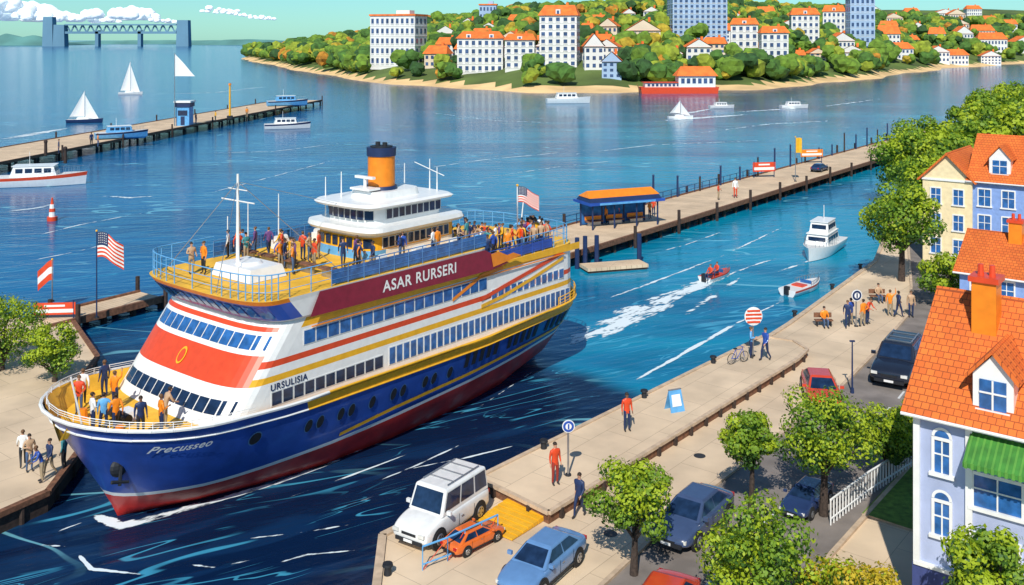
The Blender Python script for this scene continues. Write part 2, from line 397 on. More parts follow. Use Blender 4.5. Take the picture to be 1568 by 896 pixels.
band('stripes',[(20.0,6.15),(22,6.35),(25,6.9),(28.2,7.6)],.22,HW+.045,yel)
band('stripes',[(20.0,6.55),(22,6.9),(25,7.4),(28.2,7.95)],.25,HW+.05,redp)
band('stripes',[(17.5,7.05),(20,7.95),(22,8.1)],.22,HW+.055,oran)
for sg in(-1,1):
    ship['stripes'].box((17.8,sg*(HW+.10),7.98),(21.0,.06,.05),oran)
tier('upper_house',[(8.5,5.0,20.6,4.9),(8.62,4.7,20.6,5.0),(9.5,3.9,20.6,5.1),(9.72,3.75,20.6,5.15)],lambda j,i: (white,hblue,oran)[j] if i<24 else white,top=ydeck,Rb=.8)
frontwin('windows',8.75,9.35,lambda z:4.7-.91*(z-8.62),5.03,[-4.5+.64*i for i in range(15)],.5,bglass,out=.05)
panel('name_band',[(7.0,8.55),(20.6,8.35),(22.2,8.52),(20.8,9.2),(20.0,9.62),(7.6,9.68)],5.19,maroon)
panel('name_band',[(20.7,8.5),(23.4,8.75),(22.6,9.05),(22.0,9.0),(21.2,9.35),(20.5,9.3)],5.22,oran)
panel('name_band',[(22.2,8.2),(30,8.05),(30,8.5),(22.2,8.5)],HW+.06,yel)
def rail(pts,z,h,mat,step=1,glassm=None,r=.03):
    rb=ship['railings']
    for i in range(len(pts)-1):
        a,b=pts[i],pts[i+1]; za=z(a[0]) if callable(z) else z; zb=z(b[0]) if callable(z) else z
        d=math.dist(a,b)
        for f_ in(1,.66,.33): rb.cyl((a[0],a[1],za+h*f_),(b[0],b[1],zb+h*f_),r if f_==1 else r*.6,r if f_==1 else r*.6,mat,5,False)
        n=max(1,int(d/1.0)); 
        for k in range(n):
            q=k/n; rb.cyl((a[0]+(b[0]-a[0])*q,a[1]+(b[1]-a[1])*q,za),(a[0]+(b[0]-a[0])*q,a[1]+(b[1]-a[1])*q,za+h),r,r,mat,5,False)
        if glassm: ship['rail_panels'].quad((a[0],a[1],za+.1),(b[0],b[1],zb+.1),(b[0],b[1],zb+h*.85),(a[0],a[1],za+h*.85),glassm)
rp=ringp(3.9,20.4,5.02,Rb=.8)
front=[p for i,p in enumerate(rp) if i<=22]
rail(front,9.72,1.2,ltblue)
for sg in(-1,1):
    rail([(5.9,sg*5.02),(8.5,sg*5.02)],9.72,1.2,ltblue)
    rail([(8.5,sg*5.02),(20.3,sg*5.02)],9.72,.95,railb,glassm=bglass)
rb_=ringp(21,30.4,4.7,Rb=3.0); aft=[(22.2,4.7)]+rb_[23:]+[(22.2,-4.7)]
rail(aft,8.5,1.1,ltblue,glassm=None)
for sg in(-1,1): rail([(20.8,sg*4.75),(27.2,sg*4.75)],8.5,.8,hblue,glassm=hblue)
ra=[(hs(u,4.9),hullt(hs(u,4.9),4.9)) for u in us if u>.84]
rail([(a,-b) for a,b in ra],lambda s:ZS(s),.6,yel)
rw=[(hs(u,5.2)+.1,max(0,hullt(hs(u,5.2),5.2)-.1)) for u in us if u<.2]
rail([(a,-b) for a,b in rw],lambda s:ZS(s),.3,white,r=.02); rail([(a,b) for a,b in rw],lambda s:ZS(s),.3,white,r=.02)
# bridge
tier('bridge',[(9.72,13.3,20.6,2.45),(10.2,13.35,20.6,2.45),(10.95,13.4,20.6,2.45),(11.15,13.4,20.6,2.45)],lambda j,i:(ltblue,yel,white)[j] if i<24 else (white,yel,white)[j],Rf=1.3,Rb=.8)
sidewin('windows',14.4,19.9,11,10.32,10.86,2.45,.72,glass)
frontwin('windows',10.32,10.86,lambda z:13.37,2.45,[-2.05+.6*i for i in range(8)],.44,glass,Rf=1.3,out=.06)
tier('bridge',[(11.15,13.0,20.9,2.95),(11.3,12.9,21.0,3.05),(11.55,12.95,20.9,3.0)],lambda j,i:white,top=white,Rf=1.4,Rb=.8)
tier('bridge',[(11.55,13.9,19.8,2.1),(11.8,13.9,19.8,2.1),(12.35,13.75,19.8,2.1),(12.5,13.7,19.8,2.15)],lambda j,i:white,Rf=1.2,Rb=.8)
frontwin('windows',11.82,12.34,lambda z:13.85,2.1,[-1.75+.5*i for i in range(8)],.41,glass,Rf=1.2,out=.14)
sidewin('windows',15.0,19.5,9,11.82,12.34,2.12,.8,glass)
tier('bridge',[(12.5,13.2,20.4,2.55),(12.62,13.1,20.5,2.65),(12.75,13.3,20.3,2.5)],lambda j,i:white,top=white,Rf=1.3,Rb=.8)
tier('bridge',[(12.75,15.0,18.8,1.35),(13.15,15.1,18.7,1.3)],lambda j,i:white,top=white,Rf=1,Rb=1)
fn=ship['funnel']
fn.cyl((16.6,0,13.1),(16.6,0,13.35),.98,.9,navy,20); fn.cyl((16.6,0,13.3),(16.6,0,15.1),.80,.80,oran,24)
fn.cyl((16.6,0,15.1),(16.6,0,15.6),.86,.88,navy,24); fn.cyl((16.6,0,15.6),(16.6,0,15.68),.66,.66,dark,20)
for dy in(-.3,.3): fn.cyl((16.6,dy,15.6),(16.6,dy,15.9),.15,.15,dark,10)
ms=ship['masts']
ms.cyl((6.9,.5,9.7),(6.9,.5,15.0),.11,.06,white,8); ms.cyl((6.9,-.9,13.6),(6.9,1.9,13.6),.04,.04,white,6); ms.cyl((6.9,-.3,14.2),(6.9,1.3,14.2),.03,.03,white,6)
for q in((3.9,-2,9.8),(3.9,3,9.8),(10,4.5,9.8),(10,-4.5,9.8),(13.5,0,12.6)): ms.cyl((6.9,.5,14.6),q,.018,.018,metal,4)
for (s_,y_,z0,z1) in((10.5,4.6,9.7,12.6),(12.5,4.4,9.7,12.9),(14.2,2.2,11.6,13.9),(14.8,1.5,12.7,14.2),(19.8,-1.5,12.7,14.2),(20,1.5,12.7,14.2),(20.2,-.5,12.7,14.6),(9.2,4.7,9.7,12.0)):
    ms.cyl((s_,y_,z0),(s_,y_,z1),.045,.025,white,6)
ms.cyl((20,-1.9,13.7),(20.2,.8,14.3),.03,.03,white,5); ms.box((15.3,0,13.3),(.9,1.6,.12),white); ms.cyl((15.3,0,13.1),(15.3,0,13.9),.1,.1,white,8); ms.box((15.3,0,13.95),(.25,1.5,.14),white)
ms.cyl((25.5,-3.2,8.5),(25.5,-3.2,12.6),.06,.04,white,6)
ms.cyl((29.8,0,8.5),(30.3,0,11.5),.05,.03,white,6)
ms.cyl((-1.6,0,4.3),(-2.2,0,7.0),.05,.04,white,6)
dg=ship['deck_gear']
dg.box((7.3,.1,10.05),(2.3,3.3,.62),white,0,(.85,.9)); dg.cyl((7.3,.1,10.3),(7.3,.1,10.5),.8,.6,white,14)
dg.cyl((-.8,1.6,4.36),(-.8,1.6,4.8),.2,.17,oran,10); dg.cyl((-.8,-1.6,4.36),(-.8,-1.6,4.8),.2,.17,oran,10)
dg.box((.5,0,4.56),(.7,1.0,.4),white,0,(.8,.8)); dg.cyl((.1,-.8,4.62),(.1,.8,4.62),.2,.2,dark,10)
for i in range(5):
    dg.box((9.6,-3.5+i*1.7,9.95+.22),(.5,1.2,.08),wood); dg.box((9.6,-3.5+i*1.7,9.93),(.1,1.0,.4),metal)
for i in range(3): dg.box((23+2*i,1.5,8.95),(1.6,.5,.08),wood); dg.box((23+2*i,1.5,8.72),(1.2,.2,.4),metal)
for s_ in(12.5,15.5,18.5):
    for sg in(-1,1): dg.box((s_,sg*4.2,10.0),(1.0,.5,.5),white); dg.cyl((s_-.4,sg*4.2,10.3),(s_+.4,sg*4.2,10.3),.2,.2,offw,10)
def hullpatch(part,s0,s1,z0,z1,mat,out=.04,sides=(-1,1)):
    for sg in sides:
        c=[(s0,z0),(s1,z0),(s1,z1),(s0,z1)]; vs=[(a,sg*(hullt(a,z)+out),z) for a,z in c]
        ship[part].add(vs,[(0,1,2,3) if sg<0 else (3,2,1,0)],mat)
def port(s,z,r,mat,out=.05,n=12,rx=1):
    for sg in(-1,1):
        vs=[(s+r*rx*math.cos(2*math.pi*i/n),sg*(hullt(s+r*rx*math.cos(2*math.pi*i/n),z+r*math.sin(2*math.pi*i/n))+out),z+r*math.sin(2*math.pi*i/n)) for i in range(n)]
        ship['portholes'].add(vs,[tuple(range(n)) if sg<0 else tuple(range(n-1,-1,-1))],mat)
for s_ in(7.2,7.9,9.2,9.9,11.3,12.8,13.5,15.2,15.9,17.2):
    port(s_,3.15,.37,railb,.05,rx=.66); port(s_,3.15,.34,dark,.065,rx=.62)
for i in range(18):
    s_=18.4+i*.66
    if i%6!=5: hullpatch('portholes',s_,s_+.36,3.05+i*.02,3.9+i*.02,dark,.05)
port(4.1,3.5,.36,railb,.05); port(4.1,3.5,.31,dark,.07)
for i in range(16):
    s_=9.5+i*1.25; zz=lambda q: float(np.interp(q,[9.5,13,20,30],[1.8,2.15,2.45,3.1])); z0=zz(s_); z1=zz(s_+1.25)
    for sg in(-1,1):
        vs=[(s_,sg*(hullt(s_,z0)+.05),z0),(s_+1.25,sg*(hullt(s_+1.25,z1)+.05),z1),(s_+1.25,sg*(hullt(s_+1.25,z1+.22)+.05),z1+.22),(s_,sg*(hullt(s_,z0+.2)+.05),z0+.2)]
        ship['stripes'].add(vs,[(0,1,2,3) if sg<0 else(3,2,1,0)],yel)
an=ship['anchor']
s_,z_=-1.0,3.1; y_=-(hullt(s_,z_)+.08)
an.sph((s_,y_+.1,z_),(.42,.22,.42),dark,10,8); an.cyl((s_,y_-.1,z_+.1),(s_-.1,y_-.15,z_-.7),.08,.08,dark,6); an.cyl((s_-.45,y_-.1,z_-.45),(s_+.3,y_-.2,z_-.65),.09,.07,dark,6)
def textmesh(txt,size,shear=0):
    c=bpy.data.curves.new('t','FONT'); c.body=txt; c.size=size; c.shear=shear; c.space_character=1.1; c.offset=size*.02
    o=bpy.data.objects.new('t',c); COL.objects.link(o); dg_=bpy.context.evaluated_depsgraph_get(); me=bpy.data.meshes.new_from_object(o.evaluated_get(dg_))
    bpy.data.objects.remove(o); return me
def shiptext(name,txt,size,s0,z0,yf,mat,shear=0,rise=0):
    me=textmesh(txt,size,shear); 
    for v in me.vertices:
        s_=s0+v.co.x; z_=z0+v.co.y+rise*v.co.x; v.co=(s_,-yf(s_,z_),z_)
    me.materials.clear(); me.materials.append(mat); o=bpy.data.objects.new(name,me); COL.objects.link(o); o.parent=ship.e
shiptext('name_lettering','ASAR RURSERI',.82,11.8,8.8,lambda s,z:5.21,white)
shiptext('side_lettering','URSULISIA',.44,4.9,5.46,lambda s,z:HW+.03,navy)
shiptext('bow_lettering','Precusseo',.52,-.6,3.98,lambda s,z:hullt(s,z)+.12,white,.3,-.02)
fr=ship['emblem']; 
for rr_,mm_,o_ in((.36,yel,.05),(.27,redp,.07)):
    vs=[]
    for i in range(16):
        a=2*math.pi*i/16; y=rr_*.8*math.cos(a); z=6.5+rr_*math.sin(a); vs.append(frontpt(y+.3,z,sfA(z),HW,out=o_))
    fr.add(vs,[tuple(range(15,-1,-1))],mm_)
ship.fin(smooth=('hull','funnel','deck_gear'))
def SW(s,t_,z=0):
    return (W0.x+s*math.cos(PHI)+t_*math.sin(PHI), W0.y+s*math.sin(PHI)-t_*math.cos(PHI), z)
# ---------------------------------------------------------------- flags
def flagmesh(mb,o,ang,w_,h_,kind,droop=.15,ph=0):
    dx,dy=math.cos(ang),math.sin(ang); nx=14; ny=13 if kind=='us' else 6
    def P(i,j):
        u=i/nx; v=j/ny; wv=.09*w_*math.sin(u*7+ph+v)*u; 
        return (o[0]+dx*w_*u*.95-dy*wv,o[1]+dy*w_*u*.95+dx*wv,o[2]-h_*v-droop*w_*u*u+.04*w_*math.sin(u*6+ph))
    for i in range(nx):
        for j in range(ny):
            if kind=='us': m_=navy if(i<6 and j<7) else (redp if j%2==0 else white)
            elif kind=='red': m_=redp if (j<2 or j>3) else white
            elif kind=='yel': m_=yel
            else: m_=oran
            mb.quad(P(i,j),P(i+1,j),P(i+1,j+1),P(i,j+1),m_)
    if kind=='us':
        for i in range(5):
            for j in range(5):
                p=P(.8+i,.8+j*1.2); q=.014*w_
                for e in(-.012,.012): mb.quad((p[0]-q-dy*e,p[1]+dx*e,p[2]-q),(p[0]+q-dy*e,p[1]+dx*e,p[2]-q),(p[0]+q-dy*e,p[1]+dx*e,p[2]+q),(p[0]-q-dy*e,p[1]+dx*e,p[2]+q),white)
def flagpole(name,x,y,z,h,kind,w_,h_,ang=0,r=.06,droop=.15):
    o=Obj(name,(x,y,z)); o['pole'].cyl((0,0,0),(0,0,h),r,r*.6,metal if kind!='us' else navy,8); o['pole'].sph((0,0,h),r*1.5,yel); o['pole'].cyl((0,0,0),(0,0,.12),r*3,r*2.5,dark,8)
    flagmesh(o['flag'],(r,0,h-.1),ang,w_,h_,kind,droop,x); return o.fin(smooth=('pole',))
x,y=g(148,487,.9); flagpole('national_flag',x,y,.9,6.6,'us',2.1,1.9,-.1,droop=.45)
x,y=g(80,462,.9); flagpole('harbour_flag',x,y,.9,3.4,'red',1.3,1.6,math.pi*.97,droop=.7)
x,y,z=SW(25.5,3.2,8.5); flagpole('ship_ensign',x,y,8.5,4.1,'us',1.4,1.0,-.2,droop=.4)
# ---------------------------------------------------------------- land
LZ=.9
edge=[(-5.8,5),(-5.2,37.5),(-5.5,41.6),(-1.4,46.2),(15.6,65.9),(20.5,72.5),(34.5,93),(46,118),(70,165),(100,222),(118,252),(185,300),(420,340)]
gm=MB(); gm.prism(edge+[(420,5)],-3,LZ,pave,conc); gm.build('ground')
lq=[(-60,20),(-29.5,33),(-22.9,43.3),(-21.6,45.6),(-22.2,50.5),(-26.8,61.5),(-27.5,65),(-33,73.5),(-90,84),(-90,20)]
gm=MB(); gm.prism(lq,-3,LZ,pave,dwood); gm.build('quay_pavement')
def edgebeam(name,pts,z,mat,w_=.25,h_=.3,piles=2.2,pm=dwood):
    mb=MB()
    for a,b in zip(pts[:-1],pts[1:]):
        a=Vector(a);b=Vector(b);d=b-a;L_=d.length;an_=math.atan2(d.y,d.x); c=(a+b)/2
        mb.box((c.x,c.y,z+h_/2-.12),(L_,w_,h_),mat,an_)
        k=int(L_/piles)
        for i in range(k):
            p=a+d*((i+.5)/k); mb.cyl((p.x,p.y,-2),(p.x,p.y,z-.1),.13,.13,pm,7)
    return mb.build(name)
edgebeam('quay_edge',edge[:8],LZ,conc,.35,.22)
edgebeam('quay_edge',lq[1:8],LZ,wood,.3,.25)
pz=1.4
prom=[(-1.6,46.0),(1.6,42.6),(18.4,63.1),(19.6,65.0),(19.2,66.8),(17.4,67.9)]
pm_=MB(); pm_.prism(prom,LZ+.004,pz,pave,wood)
for a,b in zip(prom,prom[1:]+prom[:1]):
    a=Vector(a);b=Vector(b);d=b-a;an_=math.atan2(d.y,d.x);c=(a+b)/2
    pm_.box((c.x,c.y,pz+.0),(d.length,.22,.16),conc,an_)
    for i in range(int(d.length/1.6)):
        p=a+d*((i+.5)/int(d.length/1.6)); pm_.box((p.x,p.y,(LZ+pz)/2-.05),(.16,.34,pz-LZ),dwood,an_)
pm_.build('promenade')
def strip(name,c,wd,z,mat,kerb=False):
    mb=MB(); n=len(c); Lp=[];Rp=[]
    for i in range(n):
        tg=(Vector(c[min(i+1,n-1)])-Vector(c[max(i-1,0)])).normalized(); nn=Vector((-tg.y,tg.x)); p=Vector(c[i]); Lp.append(p+nn*wd/2);Rp.append(p-nn*wd/2)
    for i in range(n-1):
        mb.quad((*Lp[i],z),(*Rp[i],z),(*Rp[i+1],z),(*Lp[i+1],z),mat)
        if kerb:
            for S in(Lp,Rp):
                a,b=S[i],S[i+1]; d=b-a; mb.box(((a.x+b.x)/2,(a.y+b.y)/2,z+.05),(d.length,.2,.13),conc,math.atan2(d.y,d.x))
    return mb.build(name)
rc=[(0,22),(5.2,34.5),(10.4,42.0),(22.2,56.8),(27.5,64.5),(33,73),(37,82),(44,100)]
strip('road',rc,6.6,LZ+.004,asph,True)
mb=MB()
def lerpline(pts,step):
    out=[]
    for a,b in zip(pts[:-1],pts[1:]):
        a=Vector(a);b=Vector(b);n=max(1,int((b-a).length/step))
        for i in range(n): out.append((a.lerp(b,i/n),(b-a).normalized()))
    return out
for i,(p,d) in enumerate(lerpline(rc,1.5)):
    if i%2==0: mb.box((p.x,p.y,LZ+.006),(1.4,.12,.008),offw,math.atan2(d.y,d.x))
mb.build('road_marking')
mb=MB(); iron=M('iron',(.07,.065,.06),.5,metal=.6)
for (x,y) in((9.3,39.6),(16,48.2),(23.5,57.2)): mb.cyl((x,y,LZ+.004),(x,y,LZ+.012),.35,.35,iron,18)
for (x,y) in((4.2,41.8),(9.5,49.6)): mb.cyl((x,y,LZ+.002),(x,y,LZ+.01),.3,.3,iron,18)
mb.build('manhole_covers')
x,y=g(785,796,LZ)
o=MB(); 
for i in range(8): 
    q=Vector((x,y))+Vector((math.cos(PHI),math.sin(PHI)))*(-1.3+.36*i); o.box((q.x,q.y,LZ+.06+.012*i),(.32,2.3,.07+.024*i),yel,PHI)
o.build('loading_ramp',bevel=.01)
grass=M('grass',(.14,.24,.03),.9,var=.35,scale=3,bump=.5)
mb=MB(); mb.prism([(15.5,43.4),(20,39.5),(25,46),(20.2,49.2)],LZ,LZ+.1,grass,conc); mb.build('lawn')
for (x,y) in((-4.9,38.6),(1.6,49.3),(7.6,56.3),(12.8,62.3),(21.5,74.5),(27,82.6),(32,90)):
    z_=pz if 0<x<16 else LZ; mb=MB(); mb.cyl((0,0,0),(0,0,.35),.16,.13,dark,12); mb.cyl((0,0,.35),(0,0,.45),.22,.2,dark,12); mb.build('mooring_bollard',loc=(x,y,z_),smooth=True)
# ---------------------------------------------------------------- piers
def pier(name,p0,p1,wd,z,step=4,pm=dwood):
    o=Obj(name); a=Vector(p0);b=Vector(p1);d=b-a;Ln=d.length;an_=math.atan2(d.y,d.x);c=(a+b)/2; u=d.normalized(); n=Vector((-u.y,u.x))
    o['deck'].box((c.x,c.y,z-.12),(Ln,wd,.24),plank,an_)
    for sg in(-1,1):
        q=c+n*sg*wd/2; o['edge_beams'].box((q.x,q.y,z-.1),(Ln,.3,.5),wood,an_)
        k=int(Ln/step)
        for i in range(k+1):
            p=a+d*(i/k)+n*sg*(wd/2-.4); o['piles'].cyl((p.x,p.y,-3),(p.x,p.y,z-.2),.28,.25,pm,7)
            if i%3==1:
                p=p+n*sg*.65; o['piles'].cyl((p.x,p.y,-3),(p.x,p.y,z+random.uniform(.9,1.6)),.2,.18,pm,7)
    k=int(Ln/step)
    for i in range(k+1):
        p=a+d*(i/k); o['piles'].box((p.x,p.y,z-.55),(.3,wd-1,.35),pm,an_)
    return o.fin(),u,n
_,pu,pn=pier('harbour_pier',(1.5,95.8),(102,226),8.6,1.3,3.2)
pier('ferry_pier',(-92,150),(-70,325),14,1.8,7)
pier('landing_stage',g(48,498,.9),g(232,452,.9),3.2,.95,2.4)
# ---------------------------------------------------------------- headland terrain
SHX=[-340,-307,-168,-120,-76,-24,4,58,98,140,183,325,480,900]
SHY=[1300,1100,733,610,508,430,404,402,423,462,520,733,900,1000]
def ter(X,Y):
    d=Y-float(np.interp(X,SHX,SHY))+6*math.sin(X*.07)+3*math.sin(X*.19)
    if X<-340: return -3
    cap=float(np.interp(X,[-340,-260,-170,-90,0,150,400,700],[0,10,22,34,46,58,66,76]))
    if d<0: return max(-3,d*.15)
    if d<14: return d*.12
    return 1.7+cap*(1-math.exp(-(d-14)/290))*(1+.08*noise.noise(Vector((X*.01,Y*.01,0))))
tm=MB(); nx,ny=190,110; xs=np.linspace(-360,1000,nx); ys=np.concatenate([np.linspace(390,900,80),np.linspace(915,1900,30)])
vs=[(float(x),float(y),ter(x,y)) for y in ys for x in xs]
hillg=M('hill_ground',(.10,.15,.03),.95,var=.4,scale=.03)
fs=[];mm=[]
for j in range(ny-1):
    for i in range(nx-1):
        q=(j*nx+i,j*nx+i+1,(j+1)*nx+i+1,(j+1)*nx+i); fs.append(q); zz=sum(vs[k][2] for k in q)/4; mm.append(sand if zz<1.9 else hillg)
tm.add(vs,fs,mm); tm.build('hill_terrain',smooth=False)
def onter(x,yb):
    best=None
    for Y in np.arange(395,1500,2.0):
        X=(x-784)*Y/F; z=ter(X,Y)
        if z<0.5: continue
        yp=60+F*(H-z)/Y
        if yp<=yb: return X,Y,z
        if best is None or yp<best[0]: best=(yp,X,Y,z)
    return best[1:]
wallA=M('wall_white',(.78,.77,.74),.7,var=.06,scale=.1); wallB=M('wall_pale_blue',(.36,.50,.70),.7,var=.08,scale=.1); wallC=M('wall_warm',(.78,.64,.48),.7,var=.08,scale=.1)
winF=M('far_window',(.05,.09,.20),.25,var=.4,scale=.4)
BL=[(566,650,25,102,5,'flat',wallA),(697,775,48,112,4,'gable',wallA),(772,822,52,106,4,'gable',wallA),(826,890,8,104,7,'gable',wallA),(733,762,8,42,3,'flat',wallB),
(775,826,22,52,2,'gable',wallC),(893,926,52,108,3,'gable',wallA),(922,955,80,122,3,'gable',wallB),(918,950,28,62,2,'gable',wallC),(957,1015,30,78,3,'gable',wallC),
(1025,1118,-18,62,10,'flat',wallB),(1120,1165,28,86,4,'gable',wallA),(1165,1210,40,100,4,'gable',wallA),(1212,1258,12,74,5,'gable',wallA),(1262,1298,8,66,5,'gable',wallA),(1300,1342,-4,80,7,'flat',wallB),
(1345,1382,38,78,3,'gable',wallA),(1393,1420,34,56,2,'gable',wallA),(1424,1450,42,70,2,'gable',wallA),(1452,1480,14,36,2,'gable',wallC),(1460,1492,40,74,3,'gable',wallA),(1500,1546,50,80,2,'gable',wallA),
(1430,1470,14,32,2,'gable',wallA),(1505,1530,24,44,2,'gable',wallC),(1535,1560,30,50,2,'gable',wallA),(1158,1190,10,34,2,'gable',wallA),(1385,1410,12,30,2,'gable',wallC),(650,690,70,104,2,'gable',wallC),(1355,1385,20,40,2,'gable',wallC),(1550,1590,55,82,2,'gable',wallA),(985,1012,10,30,2,'gable',wallA),(1480,1505,8,24,2,'gable',wallA)]
rs=random.Random(5); placed=[((a+b)/2,d) for a,b,c,d,*_ in BL]
for k in range(900):
    x=rs.uniform(655,1565); yb=rs.uniform(26,100) if x>950 else rs.uniform(44,104); w_=rs.uniform(24,42)*(.6+yb/200)
    if all(abs(x-a)>26 or abs(yb-b)>13 for a,b in placed): placed.append((x,yb)); BL.append((x-w_/2,x+w_/2,yb-w_*rs.uniform(.6,.95),yb,rs.choice([2,2,3]),'gable',rs.choice([wallA,wallA,wallC])))
    if len(BL)>84: break
foot=[]
for (x0,x1,yt,yb,fl,kind,wm_) in BL:
    X,Y,Z=onter((x0+x1)/2,yb); Wd=(x1-x0)*Y/F*.9; Ht=(yb-yt)*Y/F; Dp=max(8,Wd*.6)
    rz=random.uniform(-.35,.1); foot.append((X,Y,Wd))
    o=Obj('apartment_building' if fl>=4 else 'hillside_house',(X,Y+Dp/2,Z-2),rz); Ht+=2
    wh=Ht if kind=='flat' else Ht*(.84 if fl>3 else .68)
    o['walls'].box((0,0,wh/2),(Wd,Dp,wh),wm_)
    fh=(wh-2.3)/fl; nc=max(3,int(Wd/ (3.0 if fl>3 else 2.6)))
    for f_ in range(fl):
        zc=2.2+fh*(f_+.5)
        for i in range(nc):
            xc=-Wd/2+Wd*(i+.5)/nc; o['windows'].box((xc,-Dp/2-.03,zc),(Wd/nc*.5,.14,fh*.5),winF)
            if fl>3: o['cornices'].box((xc,-Dp/2-.12,zc-fh*.33),(Wd/nc*.62,.3,.18),offw)
        for i in range(3):
            yc=-Dp/2+Dp*(i+.5)/3
            for sg in(-1,1): o['windows'].box((sg*(Wd/2+.03),yc,zc),(.14,Dp/3*.45,fh*.5),winF)
        if fl>3: o['cornices'].box((0,0,2.2+fh*f_),(Wd+.3,Dp+.3,.2),offw)
    if kind=='flat':
        o['roof'].box((0,0,wh+.5),(Wd+1,Dp+1,1.0),rooffar if fl<7 else wallB); o['roof'].box((Wd*.15,0,wh+2),(Wd*.3,Dp*.4,2.4),wm_)
    else:
        a,b=Wd/2+.8,Dp/2+.8; r=Ht-wh
        if random.random()<.5 or fl>3:
            o['roof'].add([(-a,-b,wh),(a,-b,wh),(a,b,wh),(-a,b,wh),(-a*.75,0,wh+r),(a*.75,0,wh+r)],[(0,1,5,4),(1,2,5),(2,3,4,5),(3,0,4),(3,2,1,0)],rooffar)
        else:
            o['roof'].add([(-a,-b,wh),(a,-b,wh),(a,b,wh),(-a,b,wh),(0,-b,wh+r),(0,b,wh+r)],[(0,4,5,3),(1,2,5,4),(3,2,1,0),(2,3,5)],rooffar); o['walls'].add([(-a+.6,-b+.3,wh),(a-.6,-b+.3,wh),(0,-b+.3,wh+r*.93)],[(0,1,2)],wm_)
        o['roof'].box((Wd*.2,Dp*.1,wh+r),(1.2,1.2,2.4),rooffar)
        if fl>3:
            for i in range(max(1,int(Wd/9))): 
                xc=-Wd/2+Wd*(i+.5)/max(1,int(Wd/9)); o['walls'].box((xc,-Dp/2+1.2,wh+r*.3),(2.2,2.2,r*.55),wm_); o['windows'].box((xc,-Dp/2+.05,wh+r*.3),(1.1,.14,r*.32),winF)
    o.fin()
bm=bmesh.new(); bmesh.ops.create_icosphere(bm,subdivisions=2,radius=1); IV=np.array([v.co[:] for v in bm.verts]); IF=np.array([[v.index for v in f.verts] for f in bm.faces]); bm.free()
bm=bmesh.new(); bmesh.ops.create_icosphere(bm,subdivisions=3,radius=1); IV3=np.array([v.co[:] for v in bm.verts]); IF3=np.array([[v.index for v in f.verts] for f in bm.faces]); bm.free()
FOL=[M('foliage_%d'%i,c,.9,var=.35,scale=.35) for i,c in enumerate([(.13,.23,.022),(.06,.145,.022),(.25,.31,.025),(.03,.085,.02),(.42,.31,.025),(.45,.20,.02)])]
def forest(name,pts,smat=FOL,wts=(.3,.26,.19,.16,.06,.03),clump=4):
    V=[];Fc=[];Mi=[];o=0
    for (X,Y,Z,r,h) in pts:
        mi_=np.random.choice(len(smat),p=wts)
        for k in range(clump):
            off=np.array([random.uniform(-.6,.6)*r,random.uniform(-.6,.6)*r,h-r*random.uniform(.3,1.1)]) ; rr=r*random.uniform(.45,.8)
            v=IV*(1+np.random.uniform(-.22,.22,(len(IV),1)))*np.array([rr,rr,rr*.9])+off+np.array([X,Y,Z])
            V.append(v);Fc.append(IF+o);o+=len(v); mk=mi_ if random.random()<.7 else np.random.choice(len(smat),p=wts); Mi+= [mk]*len(IF)
    V=np.concatenate(V);Fc=np.concatenate(Fc); me=bpy.data.meshes.new(name); me.from_pydata(V.tolist(),[],Fc.tolist())
    for m_ in smat: me.materials.append(m_)
    me.polygons.foreach_set('material_index',Mi); me.update(); ob=bpy.data.objects.new(name,me); COL.objects.link(ob); return ob
pts=[];tries=0
while len(pts)<2200 and tries<30000:
    tries+=1
    Y=random.uniform(400,1150)if random.random()<.75 else random.uniform(400,650); xl=max(-330,-.53*Y); X=random.uniform(xl,.62*Y)
    z=ter(X,Y)
    if z<2.0: continue
    bad=False
    for (a,b,w_) in foot:
        if abs(X-a)<w_*.5+2 and -9<Y-b<w_*.7+4: bad=True;break
        if abs(X-a)<w_*.5 and -45<Y-b<0 and random.random()<.8: bad=True;break
    if bad: continue
    s_=random.uniform(3.0,6.4)*(.85+Y/1900); pts.append((X,Y,z,s_,s_*1.7))
forest('distant_forest',pts)
o=Obj('boathouse_restaurant',(67.5,398,0),.05)
o['hull'].loft([[(-17,-.5,4),(-15,-3.5,0),(15,-3.5,0),(16,-3.5,2.6)],[(-17,.5,4),(-15,3.5,0),(15,3.5,0),(16,3.5,2.6)]],hred,closed=False)
o['hull'].box((0,0,1.3),(31,7,2.6),redp,0,(1.02,1)); o['cabin'].box((-6,0,3.5),(16,5,1.8),offw); o['cabin'].box((-6,0,4.5),(17,6,.3),redp)
for i in range(9): o['windows'].box((-12.5+i*1.7,-2.6,3.5),(1,.2,.9),winF)
o['house'].box((7,0,4.8),(15,6.5,4.6),white); o['roof'].add([(-1.5,-4,7.1),(15.5,-4,7.1),(15.5,4,7.1),(-1.5,4,7.1),(1,0,11),(13,0,11)],[(0,1,5,4),(1,2,5),(2,3,4,5),(3,0,4)],rooffar)
for i in range(6): o['windows'].box((1.2+i*2.3,-3.3,5.2),(1.4,.2,2),winF)
o.fin()
